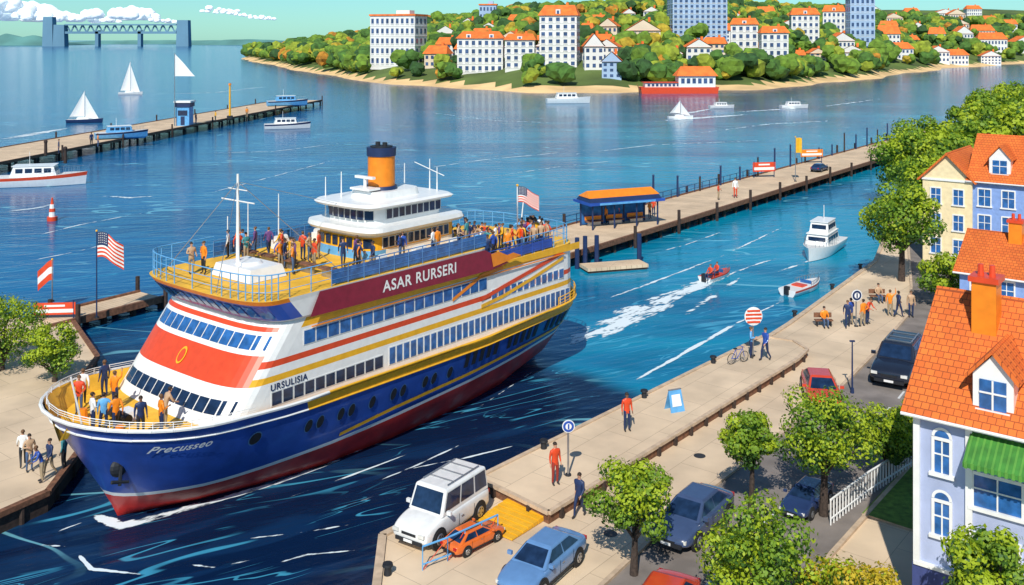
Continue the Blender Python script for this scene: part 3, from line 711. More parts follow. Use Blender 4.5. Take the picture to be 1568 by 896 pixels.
# distant bridge & far land
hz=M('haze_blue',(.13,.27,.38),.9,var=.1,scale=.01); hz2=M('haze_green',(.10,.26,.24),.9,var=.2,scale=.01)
Y=3000; k=Y/F
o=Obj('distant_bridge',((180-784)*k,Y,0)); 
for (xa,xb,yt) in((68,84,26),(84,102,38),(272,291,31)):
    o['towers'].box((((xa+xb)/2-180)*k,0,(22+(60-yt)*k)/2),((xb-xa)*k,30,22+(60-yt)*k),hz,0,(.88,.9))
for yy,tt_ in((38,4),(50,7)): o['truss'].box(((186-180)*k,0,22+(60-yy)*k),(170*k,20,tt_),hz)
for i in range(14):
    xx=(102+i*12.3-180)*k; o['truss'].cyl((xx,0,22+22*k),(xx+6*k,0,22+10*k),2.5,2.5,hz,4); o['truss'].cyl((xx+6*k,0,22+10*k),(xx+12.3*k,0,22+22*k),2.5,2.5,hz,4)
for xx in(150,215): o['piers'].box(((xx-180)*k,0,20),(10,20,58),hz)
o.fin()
mb=MB(); 
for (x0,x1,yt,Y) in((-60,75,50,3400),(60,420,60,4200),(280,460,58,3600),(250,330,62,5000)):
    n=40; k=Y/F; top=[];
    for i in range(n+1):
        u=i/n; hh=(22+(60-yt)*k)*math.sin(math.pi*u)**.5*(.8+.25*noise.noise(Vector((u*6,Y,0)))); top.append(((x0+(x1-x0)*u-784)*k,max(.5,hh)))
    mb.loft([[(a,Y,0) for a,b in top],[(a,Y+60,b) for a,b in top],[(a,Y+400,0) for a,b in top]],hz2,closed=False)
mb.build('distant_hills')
# clouds
cm,ct,cb=nt('cloud_white'); cb.inputs['Base Color'].default_value=(.93,.94,.95,1); cb.inputs['Roughness'].default_value=1; cb.inputs['Emission Color'].default_value=(.75,.9,.95,1); cb.inputs['Emission Strength'].default_value=.3  # added glow lifts the cloud tone, standing in for scattered light
def cloud(pl_,Y=9000):
    V=[];Fc=[];o=0; k=Y/F
    for (x,y,r) in pl_:
        for q in range(7):
            rr=r*random.uniform(.5,.95); v=IV3.copy(); v*=1+.12*np.sin(v[:,[0]]*7+q)*np.cos(v[:,[2]]*8+x)
            v=v*np.array([rr*1.2,rr,rr*.8])*k+np.array([(x+random.uniform(-.9,.9)*r-784)*k,Y+random.uniform(-500,500),22+(60-y+random.uniform(-.35,.25)*r)*k])
            zb=22+(60-y-r*.45)*k; v[:,2]=np.maximum(v[:,2],zb+(v[:,2]-zb)*.12)
            V.append(v);Fc.append(IF3+o);o+=len(v)
    V=np.concatenate(V);Fc=np.concatenate(Fc); me=bpy.data.meshes.new('cloud'); me.from_pydata(V.tolist(),[],Fc.tolist()); me.materials.append(cm)
    me.polygons.foreach_set('use_smooth',[True]*len(me.polygons)); ob=bpy.data.objects.new('cloud',me); COL.objects.link(ob)
cloud([(5,12,22),(35,12,20),(62,24,14),(90,28,11),(-25,15,24),(20,26,14),(115,31,8)]); cloud([(150,30,8),(172,24,13),(200,22,16),(222,26,11),(240,32,6)],9600)
cloud([(345,16,6),(335,19,4),(354,20,4)]); cloud([(375,24,3.5),(395,27,5),(415,29,3.5)])
# ---------------------------------------------------------------- near trees
LF=[]
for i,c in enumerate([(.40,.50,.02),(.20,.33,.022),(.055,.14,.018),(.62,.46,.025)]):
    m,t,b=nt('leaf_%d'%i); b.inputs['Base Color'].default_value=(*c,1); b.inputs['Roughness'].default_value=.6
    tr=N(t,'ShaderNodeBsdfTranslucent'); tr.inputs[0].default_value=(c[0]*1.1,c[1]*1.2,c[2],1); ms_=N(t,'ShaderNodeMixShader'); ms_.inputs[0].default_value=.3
    t.links.new(b.outputs[0],ms_.inputs[1]); t.links.new(tr.outputs[0],ms_.inputs[2]); t.links.new(ms_.outputs[0],t.nodes['Material Output'].inputs[0]); LF.append(m)
def tree(name,x,y,zc,r,z0=.9,rz=.85,yellow=False,leaf=.16,nc=26,per=260):
    o=Obj(name,(x,y,z0)); tr=o['trunk']; zc=zc-z0
    fork=max(.3,zc-r*.75); tr.cyl((0,0,-.1),(.05,0,fork),.11*r/1.6+.05,.09*r/1.6,bark,9)
    cs=[]
    for i in range(nc):
        for _ in range(40):
            p=Vector((random.uniform(-1,1),random.uniform(-1,1),random.uniform(-.8,1)))
            if .45<p.length<1 and all((p-q[2]).length>.40 for q in cs): break
        cr=r*random.uniform(.26,.38); cs.append((Vector((p.x*r*.78,p.y*r*.78,zc+p.z*r*rz*.75)),cr,p))
    for i,(p,cr,_) in enumerate(cs):
        if i%2==0:
            mid=Vector((p.x*.35,p.y*.35,fork+(p.z-fork)*.45)); tr.cyl((.05,0,fork-.1),mid,.06*r/1.6+.01,.035*r/1.6,bark,6,False); tr.cyl(mid,p,.035*r/1.6,.012,bark,5,False)
    V=[];Mi=[]
    for (p,cr,_) in cs:
        n=per; d=np.random.normal(size=(n,3)); d/=np.linalg.norm(d,axis=1)[:,None]
        c=np.array(p)+d*cr*np.random.uniform(.6,1.06,(n,1))*np.array([1,1,.82])
        u=np.cross(d+np.random.normal(size=(n,3))*.3,np.random.normal(size=(n,3))); u/=np.linalg.norm(u,axis=1)[:,None]; nn=d+np.random.normal(size=(n,3))*.28; w_=np.cross(nn,u); w_/=np.linalg.norm(w_,axis=1)[:,None]
        s_=leaf*np.random.uniform(.6,1.2,(n,1))*.55
        q=np.stack([c-u*s_,c+w_*s_*.65,c+u*s_,c-w_*s_*.65],1); V.append(q.reshape(-1,3))
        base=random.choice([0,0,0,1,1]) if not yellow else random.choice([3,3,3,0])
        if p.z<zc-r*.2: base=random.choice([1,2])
        low=d[:,2]<-.15  # lower clumps and undersides take darker leaves: crown shade put into colour
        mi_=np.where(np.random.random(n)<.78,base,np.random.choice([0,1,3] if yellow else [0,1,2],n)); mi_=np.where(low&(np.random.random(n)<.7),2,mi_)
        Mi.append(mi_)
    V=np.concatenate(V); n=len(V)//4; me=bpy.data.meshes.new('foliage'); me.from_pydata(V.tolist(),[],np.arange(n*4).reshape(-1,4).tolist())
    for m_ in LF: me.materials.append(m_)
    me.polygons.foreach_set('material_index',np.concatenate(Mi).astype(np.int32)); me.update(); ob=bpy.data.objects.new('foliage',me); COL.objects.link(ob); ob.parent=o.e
    o.fin(smooth=('trunk',))
tree('street_tree',10.6,43.4,4.3,1.6,nc=20)
tree('street_tree',13.8,43.4,4.6,2.4,nc=28)
tree('street_tree',4.8,38.6,3.8,1.9,nc=22)
tree('street_tree',8.9,35.2,3.3,2.45,nc=32)
tree('street_tree',11.9,34.0,2.5,2.1,yellow=True,nc=30)
tree('street_tree',15.3,31.2,5.0,1.7)
tree('street_tree',34.0,85.5,6.5,3.9,nc=28,leaf=.3,per=280)
tree('shrub',34.8,77,3.2,2.9,leaf=.26,nc=24)
tree('shrub',18.0,47,3.0,1.7)
tree('shrub',20.3,49.2,2.7,1.5)
tree('street_tree',52,128,6.3,5.0,leaf=.42,nc=30,per=220)
tree('street_tree',49,115,5.6,4.0,leaf=.38,nc=26,per=220)
tree('street_tree',60,142,6.8,5.2,leaf=.45,nc=30,per=220)
tree('street_tree',-28.2,60.4,2.9,2.05,nc=22)
tree('street_tree',-32.6,62.5,3.5,2.9,nc=30)
tree('shrub',-33.5,57.5,2.2,1.4)
tree('shrub',21,38.2,3.0,1.6)
for k,(px,py,r) in enumerate(((1490,215,5.5),(1530,200,6),(1570,195,6.5),(1470,240,5),(1545,228,6),(1440,265,5),(1512,182,6),(1552,172,6.5),(1600,205,7),(1580,240,6),(1505,258,5.5))):
    X,Y=g(px,py+28,.9); tree('riverside_tree',X,Y,r*1.05+.6,r,leaf=.7,nc=22,per=180)
# ---------------------------------------------------------------- houses
def house(name,loc,rz,Wd,Dp,ev,rd,axis,wm_,cols,rowsz,ww=.9,wh=1.3,chim=None,dorm=(),rows_side=2,base=None,bh=1.0):
    o=Obj(name,loc,rz); o['walls'].box((Wd/2,Dp/2,ev/2),(Wd,Dp,ev),wm_)
    if base: o['walls'].box((Wd/2,Dp/2,bh/2),(Wd+.12,Dp+.12,bh),base)
    ov=.35
    rf=o['roof']
    def slab(p,q,r_,s_,th=.16):
        n=(Vector(q)-Vector(p)).cross(Vector(s_)-Vector(p)).normalized()*th
        if n.z<0:n=-n
        vs=[Vector(a) for a in(p,q,r_,s_)]; vs=vs+[v+n for v in vs]; rf.add(vs,[(3,2,1,0),(4,5,6,7),(0,1,5,4),(1,2,6,5),(2,3,7,6),(3,0,4,7)],rooft)
    if axis=='x':
        k=(rd-ev)/(Dp/2); zo=ev-k*ov
        slab((-ov,-ov,zo),(Wd+ov,-ov,zo),(Wd+ov,Dp/2,rd),(-ov,Dp/2,rd)); slab((Wd+ov,Dp+ov,zo),(-ov,Dp+ov,zo),(-ov,Dp/2,rd),(Wd+ov,Dp/2,rd))
        o['walls'].add([(0,0,ev),(0,Dp,ev),(0,Dp/2,rd),(Wd,0,ev),(Wd,Dp,ev),(Wd,Dp/2,rd)],[(0,2,1),(3,4,5)],wm_)
        rf.cyl((-ov,Dp/2,rd+.12),(Wd+ov,Dp/2,rd+.12),.12,.12,rooft,8)
        o['gutter'].cyl((-ov,-ov-.06,zo+.05),(Wd+ov,-ov-.06,zo+.05),.07,.07,white,8)
    else:
        k=(rd-ev)/(Wd/2); zo=ev-k*ov
        slab((-ov,Dp+ov,zo),(-ov,-ov,zo),(Wd/2,-ov,rd),(Wd/2,Dp+ov,rd)); slab((Wd+ov,-ov,zo),(Wd+ov,Dp+ov,zo),(Wd/2,Dp+ov,rd),(Wd/2,-ov,rd))
        o['walls'].add([(0,0,ev),(Wd,0,ev),(Wd/2,0,rd),(0,Dp,ev),(Wd,Dp,ev),(Wd/2,Dp,rd)],[(0,1,2),(3,5,4)],wm_)
        rf.cyl((Wd/2,-ov,rd+.12),(Wd/2,Dp+ov,rd+.12),.12,.12,rooft,8)
    def win(x,z,w_,h_,face='f',arch=False):
        def T(px,py,pz):
            if face=='f': return (px,-py,pz)
            if face=='l': return (-py,px,pz)
            if face=='r': return (Wd+py,px,pz)
        def bx(part,cx,cz,sx_,sz_,o0,o1,m_):
            a=T(cx,(o0+o1)/2,cz); dm=(sx_,o1-o0,sz_) if face=='f' else (o1-o0,sx_,sz_); o[part].box(a,dm,m_)
        bx('window_frames',x-w_/2-.05,z,.1,h_+.2,-.02,.07,white);bx('window_frames',x+w_/2+.05,z,.1,h_+.2,-.02,.07,white)
        bx('window_frames',x,z+h_/2+.06,w_,.12,-.02,.072,white);bx('window_frames',x,z-h_/2-.07,w_+.35,.12,-.02,.14,white)
        bx('windows',x,z,w_,h_,-.02,.015,bglass); bx('window_frames',x,z,.05,h_,.0,.04,white); bx('window_frames',x,z+.08,w_,.05,.0,.042,white)
        if arch:
            n=10
            pts_=[T(x+(w_/2+.1)*math.cos(math.pi*i/n),.05,z+h_/2+.12+(w_/2+.1)*math.sin(math.pi*i/n)) for i in range(n+1)]
            o['window_frames'].add(pts_,[tuple(range(n+1))],white)
            pts_=[T(x+(w_/2)*math.cos(math.pi*i/n),.06,z+h_/2+.12+(w_/2)*math.sin(math.pi*i/n)) for i in range(n+1)]
            o['windows'].add(pts_,[tuple(range(n+1))],bglass)
    o.win=win
    for z in rowsz:
        for c in cols: win(c,z,ww,wh)
        for i in range(rows_side):
            win(Dp*(i+.5)/rows_side,z,ww,wh,'l'); win(Dp*(i+.5)/rows_side,z,ww,wh,'r')
    o['trim'].box((Wd/2,-.06,ev-.15),(Wd+.1,.12,.2),white); o['trim'].box((-.06,Dp/2,ev-.15),(.12,Dp,.2),white)
    if chim:
        cx,cy,h_=chim; k2=(rd-ev)/(Dp/2)*abs(Dp/2-cy) if axis=='x' else 0; zc=rd-k2-.4
        o['chimney'].box((cx,cy,zc+h_/2),(.85,.85,h_),oran); o['chimney'].box((cx,cy,zc+h_+.1),(1.05,1.05,.2),redp)
        for d_ in(-.2,.2): o['chimney'].cyl((cx+d_,cy,zc+h_+.2),(cx+d_,cy,zc+h_+.6),.12,.1,redp,8)
    for (dx,dy,dw,dh) in dorm:
        zb=ev+(rd-ev)*(dy/(Dp/2)) if axis=='x' else ev+.3
        o['dormer'].box((dx,dy+1.0,zb+dh/2-.1),(dw,2.0,dh+.2),white); top=zb+dh
        o['dormer'].add([(dx-dw/2,dy,top),(dx+dw/2,dy,top),(dx,dy,top+dw*.55)],[(0,1,2)],white)
        for sg in(-1,1):
            a=(dx+sg*(dw/2+.18),dy-.2,top-.18);b=(dx,dy-.2,top+dw*.6);c=(dx,dy+2.6,top+dw*.6);d=(dx+sg*(dw/2+.18),dy+2.6,top-.18)
            slab(a,b,c,d,.1) if sg<0 else slab(d,c,b,a,.1)
        o['windows'].box((dx,dy-.02,zb+dh*.5),(dw*.66,.06,dh*.75),bglass); o['window_frames'].box((dx,dy-.05,zb+dh*.5),(.06,.06,dh*.75),white); o['window_frames'].box((dx,dy-.05,zb+dh*.55),(dw*.66,.058,.06),white)
        o['window_frames'].box((dx,dy-.05,zb+dh*.5-dh*.42),(dw*.85,.12,.1),white)
    return o
RZ=-math.radians(38.5)
hb=house('corner_townhouse',(14.5,35.3,LZ),RZ,12,8.4,7.9,11.1,'x',wallav,[5.2,7.4,9.6],[2.0,4.6],1.3,1.5,chim=(1.7,3.1,2.2),dorm=((2.55,.25,1.3,1.35),(6.5,.25,1.3,1.35)),base=walld,bh=2.3)
for z in(4.1,6.3): hb.win(.95,z,.5,1.15,'f',True)
hb.win(2.75,5.45,1.5,1.1); hb.win(2.75,3.3,1.3,1.2)
hb['awning'].add([(1.9,-.05,7.45),(7,-.05,7.45),(7,-1.15,6.75),(1.9,-1.15,6.75),(1.9,-1.15,6.6),(7,-1.15,6.6)],[(0,3,2,1),(3,4,5,2)],green)
for i in range(24): hb['awning'].box((2.0+i*.21,-1.165,6.68),(.1,.03,.2),greenl)
for i in range(24): hb['awning'].add([(1.95+i*.21,-.06,7.47),(2.02+i*.21,-.06,7.47),(2.02+i*.21,-1.16,6.77),(1.95+i*.21,-1.16,6.77)],[(0,3,2,1)],greenl)
for x_ in(0.0,1.75): hb['trim'].box((x_+.1,-.05,5.0),(.22,.14,5.4),white)
hb['trim'].box((6,-.05,2.32),(12,.16,.14),white)
hb.fin()
h2=house('blue_house',(31.3,68.5,LZ),RZ,9,7,5.0,7.1,'x',wallblue,[1.2,3.0,4.8,6.8],[1.7,3.9],chim=(3,3.0,1.8),rows_side=2); h2.fin()
h3=house('yellow_gabled_house',(39.2,93.5,LZ),RZ,4.4,8,8.0,10.2,'y',wallcream,[1.2,3.2],[1.6,3.9,6.3],.85,1.4,rows_side=3); h3.fin()
h4=house('blue_house',(42.6,91.0,LZ),RZ,10,8,8.2,11.8,'x',wallblue,[1.2,3.2,5.4,7.6],[1.7,4.1,6.5],1.0,1.5,chim=(5.2,3.4,2.8),dorm=((2.4,.4,1.8,1.6),(6,.4,1.8,1.6)),rows_side=3); h4.fin()
# ---------------------------------------------------------------- vehicles
tire=M('tyre',(.015,.015,.016),.85); lamp=M('headlamp',(.75,.75,.7),.1); tail=M('taillamp',(.5,.01,.01),.2)
def carpaint(n,c): return M('car_'+n,c,.25,var=.06,coat=.7)
def car(name,x,y,rz,paint,kind='sedan',z=LZ,sc=1.08):
    o=Obj(name,(x,y,z+.005),rz,sc)
    if kind=='van': st=[(-2.2,.8,.4,1.0),(-2.12,.9,.28,1.12),(-1.4,.93,.24,1.14),(0,.93,.24,1.14),(1.2,.93,.24,1.12),(1.75,.91,.24,1.0),(2.12,.86,.3,.86),(2.2,.78,.4,.76)];gh=(-2.08,1.15,-1.98,.78,2.02,.86,.78)
    elif kind=='suv': st=[(-2.3,.8,.45,.95),(-2.2,.92,.32,1.1),(-1.5,.95,.28,1.12),(0,.95,.28,1.1),(1.0,.95,.28,1.08),(1.8,.93,.28,1.0),(2.2,.88,.34,.86),(2.32,.8,.45,.75)];gh=(-2.1,1.05,-1.75,.5,1.72,.86,.72)
    else: st=[(-2.32,.7,.38,.82),(-2.2,.84,.26,.90),(-1.5,.9,.22,.94),(-.5,.9,.2,.93),(.7,.9,.2,.92),(1.4,.9,.2,.87),(2.1,.84,.24,.74),(2.34,.66,.36,.58)];gh=(-1.95,1.15,-1.15,.3,1.36,.80,.58)
    R=[]
    for(xx,w_,zb,zt) in st: R.append([(xx,-w_*.9,zb),(xx,-w_,zb+.14),(xx,-w_*1.01,zt-.28),(xx,-w_*.97,zt-.07),(xx,-w_*.84,zt),(xx,0,zt+.03),(xx,w_*.84,zt),(xx,w_*.97,zt-.07),(xx,w_*1.01,zt-.28),(xx,w_,zb+.14),(xx,w_*.9,zb)])
    b=o['body']; b.loft(R,paint); b.add(R[0],[tuple(range(11))],paint); b.add(R[-1],[tuple(range(10,-1,-1))],paint)
    xb0,xb1,xt0,xt1,zt,wb,wt=gh; zb=st[3][3]-.05
    B=[(xb0,-wb,zb),(xb1,-wb,zb),(xb1,wb,zb),(xb0,wb,zb)]; T_=[(xt0,-wt,zt-.04),(xt1,-wt,zt-.04),(xt1,wt,zt-.04),(xt0,wt,zt-.04)]
    T2=[(xt0+.12,-wt*.86,zt),(xt1-.12,-wt*.86,zt),(xt1-.12,wt*.86,zt),(xt0+.12,wt*.86,zt)]
    c_=o['cabin']; c_.loft([B,T_,T2],paint); c_.add(T2,[(0,1,2,3)],paint)
    def pan(a,b_,c1,d1,u0,u1,v0,v1,part='windows',m_=glass,off=.015):
        a,b_,c1,d1=map(Vector,(a,b_,c1,d1)); n=(b_-a).cross(d1-a).normalized()*off
        def q(u,v): return (a.lerp(b_,u)).lerp(d1.lerp(c1,u),v)+n
        o[part].quad(q(u0,v0),q(u1,v0),q(u1,v1),q(u0,v1),m_)
    spl=[(.04,.30),(.33,.62),(.65,.96)] if kind!='sedan' else [(.10,.5),(.53,.93)]
    for u0,u1 in spl:
        pan(B[0],B[1],T_[1],T_[0],u0,u1,.16,.9); pan(B[2],B[3],T_[3],T_[2],1-u1,1-u0,.16,.9)
    pan(B[1],B[2],T_[2],T_[1],.07,.93,.10,.92); pan(B[3],B[0],T_[0],T_[3],.08,.92,.15,.9)
    for wx in((-1.38,1.38) if kind!='van' else(-1.35,1.4)):
        for sg in(-1,1):
            w_=st[3][1]; r=.34 if kind=='sedan' else .38
            o['wheel_arches'].cyl((wx,sg*(w_-.12),r),(wx,sg*(w_+.006),r),r+.07,r+.07,dark,18)
            o['wheels'].cyl((wx,sg*(w_-.18),r),(wx,sg*(w_+.035),r),r,r,tire,18); o['wheels'].cyl((wx,sg*(w_+.02),r),(wx,sg*(w_+.05),r),r*.62,r*.55,metal,12)
            for q in range(5):
                a=q*2*math.pi/5; o['wheels'].box((wx+r*.36*math.cos(a),sg*(w_+.045),r+r*.36*math.sin(a)),(.06,.02,.06),dark)
    zf=st[-1][3]; wf=st[-2][1]
    for sg in(-1,1):
        o['lights'].box((st[-2][0]+.03,sg*(wf-.22),zf-.04),(.20,.28,.12),lamp); o['lights'].box((st[0][0]+.05,sg*(st[1][1]-.2),st[0][3]-.1),(.12,.22,.16),tail)
        o['mirrors'].box((xb1-.25,sg*(wb+.17),zb+.14),(.12,.2,.14),paint)
        o['doors'].box((.1,sg*(st[3][1]+.004),.62),(.015,.01,.5),dark); o['doors'].box((-.1,sg*(st[3][1]+.02),.74),(.16,.03,.03),metal); o['doors'].box((-.95,sg*(st[3][1]+.004),.62),(.015,.01,.5),dark); o['doors'].box((0,sg*(st[3][1]+.0),.3),(2.0,.03,.08),dark)
    o['bumpers'].box((st[-1][0]-.04,0,.40),(.16,wf*1.5,.14),dark); o['bumpers'].box((st[0][0]+.04,0,.44),(.16,wf*1.5,.14),dark); o['bumpers'].box((st[-1][0]-.02,0,zf-.1),(.06,.7,.1),dark)
    o['bumpers'].box((st[-1][0]+.05,0,.42),(.02,.42,.1),white)
    if kind!='sedan':
        for sg in(-1,1): o['roof_rails'].cyl((xt0+.3,sg*wt*.8,zt+.07),(xt1-.3,sg*wt*.8,zt+.07),.025,.025,metal,6)
        for q in range(3): o['roof_rails'].box((xt0+.6+q*.7,0,zt+.03),(.05,wt*1.6,.03),metal)
    o.fin(smooth=('wheels',),bevel={'cabin':.06},sub={'body':2})
TOW=PHI+math.pi
car('white_van',-3.0,42.3,TOW+.1,carpaint('white',(.80,.80,.78)),'van',sc=1.05)
car('parked_car',1.2,38.6,TOW+.1,carpaint('steel_blue',(.12,.25,.48)),sc=.98)
car('parked_car',7.8,42.2,TOW+.05,carpaint('slate',(.05,.08,.17)),sc=1.08)
car('parked_car',13.3,44.2,TOW,carpaint('navy',(.02,.04,.12)),sc=.75)
car('red_car',18.1,57.4,TOW+.5,carpaint('red',(.62,.06,.02)))
car('black_suv',24.3,61.4,TOW+.1,carpaint('black',(.015,.02,.035)),'suv',sc=1.3)
car('red_car',5.2,34.9,TOW+.2,MC['car_red'])
car('orange_car',-1.6,40.9,PHI-.1,carpaint('orange',(.75,.15,.02)),sc=.62)
# ---------------------------------------------------------------- boats
def bhull(mb,L_,B_,Hh,m1,m2,stripe=None,n=14):
    rows=[]
    for i in range(n+1):
        u=i/n; b=B_/2*(1-max(0,(u-.45)/.55)**2.2)*(1 if u>.05 else .95); x=-L_/2+L_*u; sh=Hh*(1+.35*u*u)
        rows.append([(x+.02*L_*u,-b,sh),(x+.01*L_*u,-b*.97,sh*.7),(x-.0*u,-b*.75,.05),(x-.06*L_*u,0,-.3),(x,b*.75,.05),(x+.01*L_*u,b*.97,sh*.7),(x+.02*L_*u,b,sh)])
    mb.loft(rows,lambda j,i: (stripe or m1) if i in(0,5) else m1,closed=False)
    for j in range(n):
        mb.quad(rows[j][0],rows[j+1][0],rows[j+1][6],rows[j][6],m2)
    mb.add(rows[0],[tuple(range(7))],m1)
def motorboat(name,x,y,rz,L_,hullm,deckm,stripe=None,cab=True,tiers=1,z=0):
    o=Obj(name,(x,y,z),rz); B_=L_*.34; Hh=L_*.11; bhull(o['hull'],L_,B_,Hh,hullm,deckm,stripe)
    zt=Hh*1.05
    if cab:
        for k in range(tiers):
            l=L_*(.5-.14*k); w_=B_*(.72-.12*k); h_=L_*.12; cx=-L_*.04-.02*k*L_
            o['cabin'].box((cx,0,zt+h_/2),(l,w_,h_),hullm,0,(.84,.88)); 
            for sg in(-1,1):
                for q in range(4): o['windows'].box((cx-l*.3+q*l*.2,sg*w_*.475,zt+h_*.58),(l*.15,.05,h_*.42),glass)
            o['windows'].box((cx+l*.46,0,zt+h_*.55),(.06,w_*.74,h_*.45),glass); zt+=h_
            o['cabin'].box((cx,0,zt+.03),(l*.92,w_*.95,.07),white)
        o['mast'].cyl((-L_*.1,0,zt),(-L_*.1,0,zt+L_*.16),.04,.03,white,6)
    else:
        o['windshield'].box((L_*.08,0,zt+.16),(.05,B_*.6,.36),bglass); o['seats'].box((-L_*.12,0,zt-.02),(L_*.16,B_*.6,.28),redp); o['motor'].box((-L_*.5,0,Hh*.9),(.35,.4,.7),dark)
    if L_>4:
        n=8
        for i in range(n):
            for sg in(-1,1):
                u=.5+.48*i/n; b=B_/2*(1-max(0,(u-.45)/.55)**2.2)*.93; xx=-L_/2+L_*u; o['rails'].cyl((xx,sg*b,Hh*(1+.35*u*u)),(xx,sg*b,Hh*(1+.35*u*u)+.07*L_),.02,.02,metal,4)
                u2=.5+.48*(i+1)/n; b2=B_/2*(1-max(0,(u2-.45)/.55)**2.2)*.93; o['rails'].cyl((xx,sg*b,Hh*(1+.35*u*u)+.07*L_),(-L_/2+L_*u2,sg*b2,Hh*(1+.35*u2*u2)+.07*L_),.02,.02,metal,4)
    return o.fin(smooth=('hull',))
def sailboat(x,y,rz,L_,Hm,hm_):
    o=Obj('sailboat',(x,y,0),rz); bhull(o['hull'],L_,L_*.26,L_*.1,hm_,offw); o['hull'].box((-.05*L_,0,L_*.13),(L_*.35,L_*.14,L_*.06),white,0,(.85,.85))
    o['mast'].cyl((0,0,.3),(0,0,Hm),.08,.05,metal,6); o['mast'].cyl((0,0,1.3),(-L_*.45,0,1.4),.06,.05,metal,6)
    def sail(p,q,r_,b):
        p,q,r_=map(Vector,(p,q,r_)); n=8
        for i in range(n):
            a,c=i/n,(i+1)/n
            def pt(u,v):
                e=p.lerp(q,u); f=p.lerp(r_,u); s_=e.lerp(f,v); s_.y+=b*math.sin(math.pi*v)*u; return s_
            for k in range(4): o['sails'].quad(pt(a,k/4),pt(c,k/4),pt(c,(k+1)/4),pt(a,(k+1)/4),white)
    sail((-.1,0,Hm*.98),(-.1,0,1.6),(-L_*.43,0,1.6),.5); sail((.1,0,Hm*.85),(L_*.4,0,.9),(.1,0,1.3),.4); o.fin(smooth=('hull',))
x,y=g(1258,388); motorboat('motor_yacht',x,y,TOW+.12,9.4,white,offw,None,True,2)
x,y=g(1230,446); motorboat('motorboat',x,y,PHI-.15,5.2,white,offw,redp,False)
x,y=g(1098,426); motorboat('motorboat',x,y,PHI-.1,4.2,white,redp,redp,False)
x,y=g(60,284); motorboat('motor_yacht',x,y,.25,13,white,offw,redp,True,1)
x,y=g(870,158); motorboat('motor_yacht',x,y,.1,15,white,white,None,True,1)
x,y=g(1216,166); motorboat('motorboat',x,y,.1,9,white,offw,None,True)
x,y=g(1105,166); motorboat('motorboat',x,y,.1,8,white,white,None,True)
x,y=g(440,197); motorboat('motorboat',x,y,.3,11,white,offw,navy,True)
x,y=g(186,212,1.8); motorboat('blue_motorboat',x,y,.5,10,ltblue,offw,navy,True,1,z=2.0)
x,y=g(440,162,1.8); motorboat('blue_motorboat',x,y,.4,12,ltblue,offw,navy,True,1,z=2.0)
x,y=g(130,188); sailboat(x,y,.1,9,8.5,navy)
x,y=g(200,145); sailboat(x,y,.1,9,13.5,offw)
x,y=g(1042,182); sailboat(x,y,.1,7,5.2,white)
x,y=g(80,338); mb=MB(); mb.cyl((0,0,-.3),(0,0,.5),.6,.6,redp,14); mb.cyl((0,0,.5),(0,0,2.0),.4,.28,white,10); mb.cyl((0,0,1.1),(0,0,1.5),.38,.34,redp,10); mb.cyl((0,0,2.0),(0,0,2.8),.2,.1,redp,8); mb.build('channel_buoy',loc=(x,y,0),smooth=True)
x,y=g(940,412); o=Obj('mooring_pontoon',(x,y,0),.3); o['deck'].box((0,0,.35),(6.2,2.2,.3),plank); o['deck'].box((0,0,.1),(6.0,2.0,.5),dwood)
for xx,yy in((-3.3,1.2),(-2.4,1.4),(3.2,1.2),(-1.2,1.4)): o['piles'].cyl((xx,yy,-1),(xx,yy,2.6+.3*abs(yy)),.24,.22,navy,9)
o.fin()
# ---------------------------------------------------------------- pier furniture
x,y=g(950,348,1.3); o=Obj('ferry_shelter',(x,y+1.2,1.3),math.atan2(pu.y,pu.x)-.5,1.08)
for xx in(-3.8,-1.3,1.3,3.8):
    for yy in(-1.3,1.3): o['posts'].cyl((xx,yy,0),(xx,yy,2.5),.09,.09,navy,8)
o['back_wall'].box((0,1.35,1.2),(7.6,.08,2.2),bglass); o['roof'].box((0,0,2.62),(8.8,3.6,.26),hblue); o['roof'].box((0,0,2.95),(8.4,3.0,.4),navy,0,(.95,.8)); 
o['roof'].add([(-4.1,-1.2,3.15),(4.1,-1.2,3.15),(4.1,1.2,3.15),(-4.1,1.2,3.15),(-3.8,0,3.75),(3.8,0,3.75)],[(0,1,5,4),(1,2,5),(2,3,4,5),(3,0,4)],oran)
for i in range(3): o['benches'].box((-2.5+2.5*i,.8,.45),(1.9,.45,.08),wood); o['benches'].box((-2.5+2.5*i,.8,.22),(1.5,.1,.42),metal); o['benches'].box((-2.5+2.5*i,1.05,.75),(1.9,.06,.4),oran)
o['fascia'].box((0,-1.83,2.62),(6.5,.05,.2),ltblue); o.fin()
def board(name,x,y,z,w_,h_,m1,m2,rz,hh=1.2):
    o=Obj(name,(x,y,z),rz)
    for sg in(-1,1): o['posts'].cyl((sg*w_*.45,0,0),(sg*w_*.45,0,hh+h_+.15),.06,.06,navy,6)
    o['panel'].box((0,0,hh+h_/2),(w_,.08,h_),m1); o['panel'].box((0,-.05,hh+h_*.32),(w_*.9,.03,h_*.3),m2); o['panel'].box((0,-.05,hh+h_*.75),(w_*.5,.03,h_*.16),m2); o.fin()
x,y=g(1170,272,1.3); board('notice_board',x,y,1.3,3.6,1.4,redp,white,.2,.9)
x,y=g(1243,250,1.3); board('notice_board',x,y,1.3,4.0,1.2,oran,white,.2,1.1)
x,y=g(84,489,.9); board('notice_board',x,y,.9,3.0,.9,redp,white,.1,.35)
x,y=g(1218,278,1.3); flagpole('signal_flag',x,y,1.3,6.5,'yel',.9,2.2,0,.07)
x,y=g(1255,262,1.3); car('parked_car',x,y,.9,MC['car_navy'],z=1.3,sc=.9)
